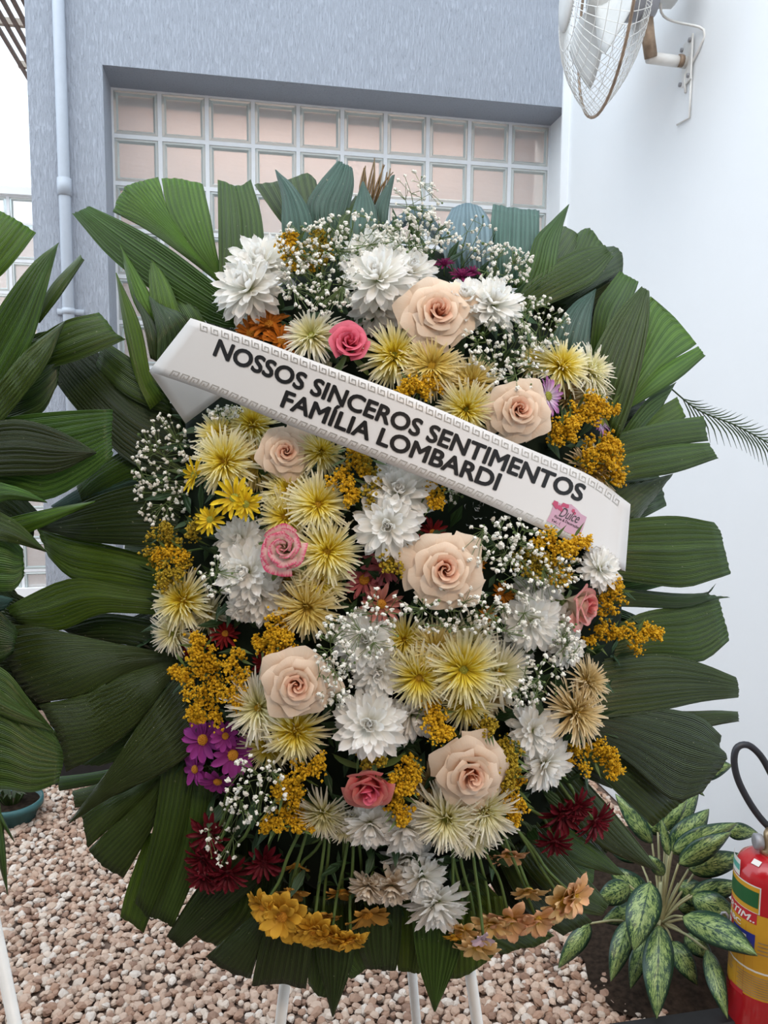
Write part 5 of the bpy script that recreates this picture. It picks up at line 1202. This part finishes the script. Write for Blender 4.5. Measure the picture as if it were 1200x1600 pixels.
def vleaf(bx, by, tx, ty, hw, o0=.03, o1=.06, bow=.03, bend=0.0, pet=True):
    b_ = MB(); a_ = Vector((bx, by, 0)); e = Vector((tx, ty, 0)); d = e - a_; n_ = Vector((-d.y, d.x, 0)).normalized(); V = []; Fs = []; uv = []; nt, ns = 14, 8
    for i in range(nt+1):
        t = i/nt; c = a_ + d*t + n_*bend*sin(pi*t); w = hw*(sin(pi*min(1, t**.72))**.85 if t < 1 else 0)
        for j in range(ns+1):
            s = 2*j/ns - 1; qq = c + n_*(s*w); o = o0 + (o1-o0)*t + bow*sin(pi*t) - .014*(hw/25)*abs(s)**1.3*sin(pi*t) + .003*sin(t*9 + s*2); V.append(PP.at(qq.x, qq.y, o)); uv.append((j/ns, t))
    for i in range(nt):
        for j in range(ns): Fs.append((i*(ns+1)+j, i*(ns+1)+j+1, (i+1)*(ns+1)+j+1, (i+1)*(ns+1)+j))
    b_.add(V, Fs, uv); lf = thick(pch(b_.build('leaf', M['varieg'], uv=True)), .0009)
    if pet:
        b_ = MB(); B_ = PP.at(bx, by, o0); b_.tube(catmull([crown.lerp(foot, RP.uniform(0, .35)), crown.lerp(B_, .55) - EZ*.006, B_], 8), .0042, 6, r1=.003); pch(b_.build('petiole', M['petiole']))
for v_ in [(1030,1445,1026,1592,25,.12,.22,.03), (1016,1378,990,1486,28,.12,.2,.03), (984,1436,954,1534,18,.06,.12), (984,1384,930,1410,21,.03,.06), (922,1443,872,1513,16,.0,.02), (1019,1318,961,1240,14,-.02,-.04), (1037,1368,1014,1336,11,.06,.09), (1045,1337,1033,1279,8,.05,.05,.01),
           (1048,1334,1108,1264,24,.0,-.02,.03), (1050,1330,1152,1286,20,.04,.06), (1060,1350,1143,1300,19,.06,.10), (1076,1358,1170,1338,21,.02,.03), (1078,1398,1165,1382,19,.03,.05), (1082,1400,1160,1440,22,.06,.10), (1066,1432,1184,1494,25,.13,.34,.02,-6), (1104,1484,1137,1592,15,.12,.22), (1135,1297,1185,1302,14,-.04,-.06), (1028,1300,1074,1250,13,-.03,-.06), (1082,1205,1144,1196,19,-.08,-.08,.01,0,False), (1062,1212,1101,1244,6,-.04,-.04,.01,0,False), (1070,1460,1115,1500,16,.0,.02), (1090,1440,1155,1470,18,.02,.04), (1000,1420,940,1440,18,-.02,-.03), (1060,1380,1120,1420,20,-.03,-.03), (1040,1300,1000,1270,16,-.06,-.08), (1015,1405,948,1352,19,-.08,-.12), (1045,1300,1092,1236,17,-.12,-.16), (1000,1345,935,1300,17,-.10,-.16), (1060,1420,1130,1400,20,-.06,-.08), (1050,1470,1090,1540,17,.02,.06), (1010,1460,985,1545,16,.0,.04)]: vleaf(*v_)

# ------------------------------------------------------------------ fire extinguisher at the right edge
t = NT('red_enamel'); t.setv(roughness=.22); t.b.inputs['Base Color'].default_value = (.42, .008, .014, 1); t.b.inputs['Coat Weight'].default_value = .4; M['red'] = t.m
M['lab_yellow'] = plain('lab_yellow', (.58, .30, .02), .4, var=.05); M['lab_green'] = plain('lab_green', (.012, .10, .03), .4); M['lab_white'] = plain('lab_white', (.72, .70, .66), .4); M['lab_red'] = plain('lab_red', (.48, .02, .03), .4); M['lab_blue'] = plain('lab_blue', (.02, .03, .26), .4); M['lab_teal'] = plain('lab_teal', (.10, .38, .32), .4)
EC = P(1196, 1450, 1.93); EC.z = 0; ER = 50*1.93/F
toc = math.atan2((CAM-EC).y, (CAM-EC).x)
ext = tag(empty('fire_extinguisher', EC), 'red fire extinguisher with yellow labels cut off by the right edge', 'extinguisher')
def ez(y):                                          # height on its front for a photo row
    d = 1.93 - ER*.6; return CAM.z - d*((y-800)/F*cos(PITCH) + sin(PITCH))
zt = ez(1372)
ztop = zt + .055
b = MB(); b.lathe([(.001, 0), (ER*.96, 0), (ER, .012), (ER, zt), (ER*.97, zt + .018), (ER*.85, zt + .036), (ER*.6, zt + .05), (.024, ztop), (.001, ztop)], 48); b.build('body', M['red'], ext)
def patch(name, a0, a1, z0, z1, mt, lift=.0006, parent=None, n=12):
    """printed label on the cylinder; angles in degrees, 0 faces the photographer, negative to the left"""
    V = []; Fs = []; r_ = ER + lift
    for i in range(n+1):
        an = toc + radians(a0 + (a1-a0)*i/n); V += [(r_*cos(an), r_*sin(an), z0), (r_*cos(an), r_*sin(an), z1)]
    for i in range(n): Fs.append((2*i, 2*i+2, 2*i+3, 2*i+1))
    b_ = MB(); b_.add(V, Fs); return b_.build(name, M[mt], parent or ext)
patch('sticker', -96, -52, ez(1370), ez(1344), 'lab_white'); patch('sticker', -96, -53, ez(1362), ez(1352), 'lab_teal', .0009)
l1 = patch('label', -110, -10, ez(1416), ez(1372), 'lab_white'); patch('label_field', -110, -12, ez(1415), ez(1374), 'lab_yellow', .0009, l1); patch('label_field', -110, -13, ez(1407), ez(1381), 'lab_green', .0012, l1)
l2 = patch('label', -110, 60, ez(1556), ez(1436), 'lab_yellow', .0006); patch('label', -110, 14, ez(1440), ez(1417), 'lab_yellow', .0006); patch('label_field', -110, -14, ez(1434), ez(1416), 'lab_red', .0010, l2)
patch('label_field', -110, -62, ez(1476), ez(1446), 'lab_red', .0010, l2); patch('label_field', -60, -15, ez(1480), ez(1451), 'lab_blue', .0010, l2); patch('label_field', -50, -20, ez(1478), ez(1468), 'lab_white', .0013, l2); patch('label_field', -40, -30, ez(1466), ez(1457), 'lab_white', .0013, l2); patch('label_field', -84, -70, ez(1472), ez(1452), 'lab_white', .0013, l2)
patch('label_field', -110, 60, ez(1512), ez(1509), 'lab_white', .0010, l2)
for k in range(9): patch('small_print', -44 + (k % 2)*3, 40 - (k*7 % 13), ez(1520+k*4), ez(1518.6+k*4), 'steel_brown', .0010, l2)
for k in range(5): patch('small_print', -100, -60 + (k*5 % 9), ez(1512+k*5), ez(1510.4+k*5), 'steel_brown', .0010, l2)
for k in range(4): patch('small_print', -10, 45 - (k*7 % 11), ez(1462+k*6), ez(1460.4+k*6), 'steel_brown', .0010, l2)
patch('label_field', -60, -30, ez(1560), ez(1552), 'lab_red', .0010, l2)
def on_cyl(body, a0, a1, z, h, mt, bold, shear, parent):
    v, f = text_mesh(body, 1.0, bold, shear); x0 = min(q_.x for q_ in v); x1 = max(q_.x for q_ in v); b_ = MB(); r_ = ER + .0014
    b_.add([(r_*cos(toc + radians(a0 + (a1-a0)*(q_.x-x0)/(x1-x0))), r_*sin(toc + radians(a0 + (a1-a0)*(q_.x-x0)/(x1-x0))), z + q_.y/.72*h) for q_ in v], f); return b_.build('lettering', M[mt], parent, smooth=False)
on_cyl('RTIM..', -78, -17, ez(1432), .018, 'lab_white', .02, .3, l2); on_cyl('ABC', -80, -42, ez(1447), .013, 'lab_white', .02, 0, l2)
an = toc - radians(30); b = MB(); b.add([Vector((r_*cos(an+da), r_*sin(an+da), z_)) for r_, da, z_ in ((ER*.80, -.16, zt+.0425), (ER*.80, .16, zt+.0425), (ER*.64, .2, zt+.0505), (ER*.64, -.2, zt+.0505))], [(0,1,2,3)]); b.build('shoulder_tag', M['lab_white'], ext, smooth=False)
b = MB(); b.lathe([(.024, ztop - .004), (.026, ztop + .012), (.018, ztop + .018), (.018, ztop + .05), (.014, ztop + .06), (.001, ztop + .06)], 18); vv = b.build('valve', M['brass'], ext)
gd = Vector((cos(toc - 1.15), sin(toc - 1.15), 0)); gc = Vector((0, 0, ztop + .028)); R_ = gd.to_track_quat('Z', 'Y').to_matrix().to_4x4()
b = MB(); b.lathe([(.001, 0), (.018, 0), (.020, .006), (.020, .016), (.016, .019), (.001, .017)], 20, Matrix.Translation(gc + gd*.022) @ R_); b.build('gauge', M['grey_metal'], vv)
b = MB(); b.tube([(0, 0, ztop + .05), (cos(toc + .9)*.05, sin(toc + .9)*.05, ztop + .07), (cos(toc + .9)*.13, sin(toc + .9)*.13, ztop + .085)], .009, 8); b.build('handle', M['lab_white'], vv)
b = MB(); hp = [P(x_, y_, 1.93) - EC for x_, y_ in [(1205,1296),(1188,1278),(1170,1252),(1153,1218),(1147,1188),(1152,1168),(1168,1164),(1186,1178),(1202,1204),(1222,1250),(1240,1330),(1243,1420)]]
b.tube(catmull(hp, 90), .0085, 12); b.build('hose', M['black_rubber'], ext)
b = MB(); b.tube([Vector((cos(toc - 1.5)*(ER + .004), sin(toc - 1.5)*(ER + .004), ez(1480) + .0)) + Vector((0, 0, .02*sin(k*.7) + .02)) + Vector((cos(toc-1.5), sin(toc-1.5), 0))*(.010*(1-cos(k*.7))) for k in range(10)], .0035, 6); b.build('hose_clip', M['grey_metal'], ext)

# ------------------------------------------------------------------ pots at the foot of the wall, lower left
M['teal_pot'] = plain('teal_pot', (.035, .12, .125), .45, var=.1); M['black_pot'] = plain('black_pot', (.012, .012, .013), .5, var=.2)
pc = P(18, 1256, 3.05); pc.z = .0; pot = tag(empty('plant_pot', pc), 'round teal plastic pot on the gravel at the left edge', 'pot')
b = MB(); b.lathe([(.001, 0), (.085, 0), (.105, .06), (.118, .06), (.118, .085), (.108, .085), (.104, .07), (.001, .07)], 32); b.build('body', M['teal_pot'], pot)
b = MB(); b.lathe([(.001, .075), (.103, .073), (.103, .07), (.001, .069)], 24); b.build('soil', M['soil'], pot)
b = MB()
for k in range(26):
    a_ = k*2.4; l_ = .16 + .10*((k*7) % 5)/5; d = Vector((cos(a_), sin(a_), 0)); e = Vector((-d.y, d.x, 0))*.006; p0 = d*.03 + Vector((0, 0, .07)); p1 = d*(.03+l_*.25) + Vector((0, 0, .07+l_*.4)); p2 = d*(.03+l_*.5) + Vector((0, 0, .07+l_*.4))
    b.add([p0-e, p0+e, p1+e, p1-e, p2], [(0,1,2,3),(3,2,4)], [(0,0),(1,0),(1,.5),(0,.5),(.5,1)])
tag(b.build('grass_blades', M['leaf_dark'], pot, uv=True), kind='stuff')
tc = P(135, 1203, 3.2); tc.z = 0; tl = WM.inverted() @ tc; tl.y = -0.10
tr = tag(empty('trough_planter', WM @ Matrix.Translation((tl.x, tl.y, 0))), 'low black trough of white pebbles at the wall foot behind leaves', 'planter')
b = MB(); b.box((-.22, -.09, 0), (.22, -.075, .16)); b.box((-.22, .075, 0), (.22, .09, .16)); b.box((-.22, -.075, 0), (-.205, .075, .16)); b.box((.205, -.075, 0), (.22, .075, .16)); b.box((-.205, -.075, 0), (.205, .075, .02)); b.build('box', M['black_pot'], tr, smooth=False)
b = MB(); b.box((-.204, -.074, .02), (.204, .074, .135)); b.build('soil', M['soil'], tr, smooth=False); b = MB()
for k in range(160):
    V, Fs = rg.choice(shapes); m_ = Matrix.Translation((rg.uniform(-.19, .19), rg.uniform(-.065, .065), .14)) @ Matrix.Rotation(rg.uniform(0, 6), 4, 'Z') @ Matrix.Scale(rg.uniform(.009, .014), 4); b.add([m_ @ v for v in V], Fs, c=(.85, .84, .80))
tag(b.build('pebbles', M['pebble'], tr, col=True), kind='stuff')
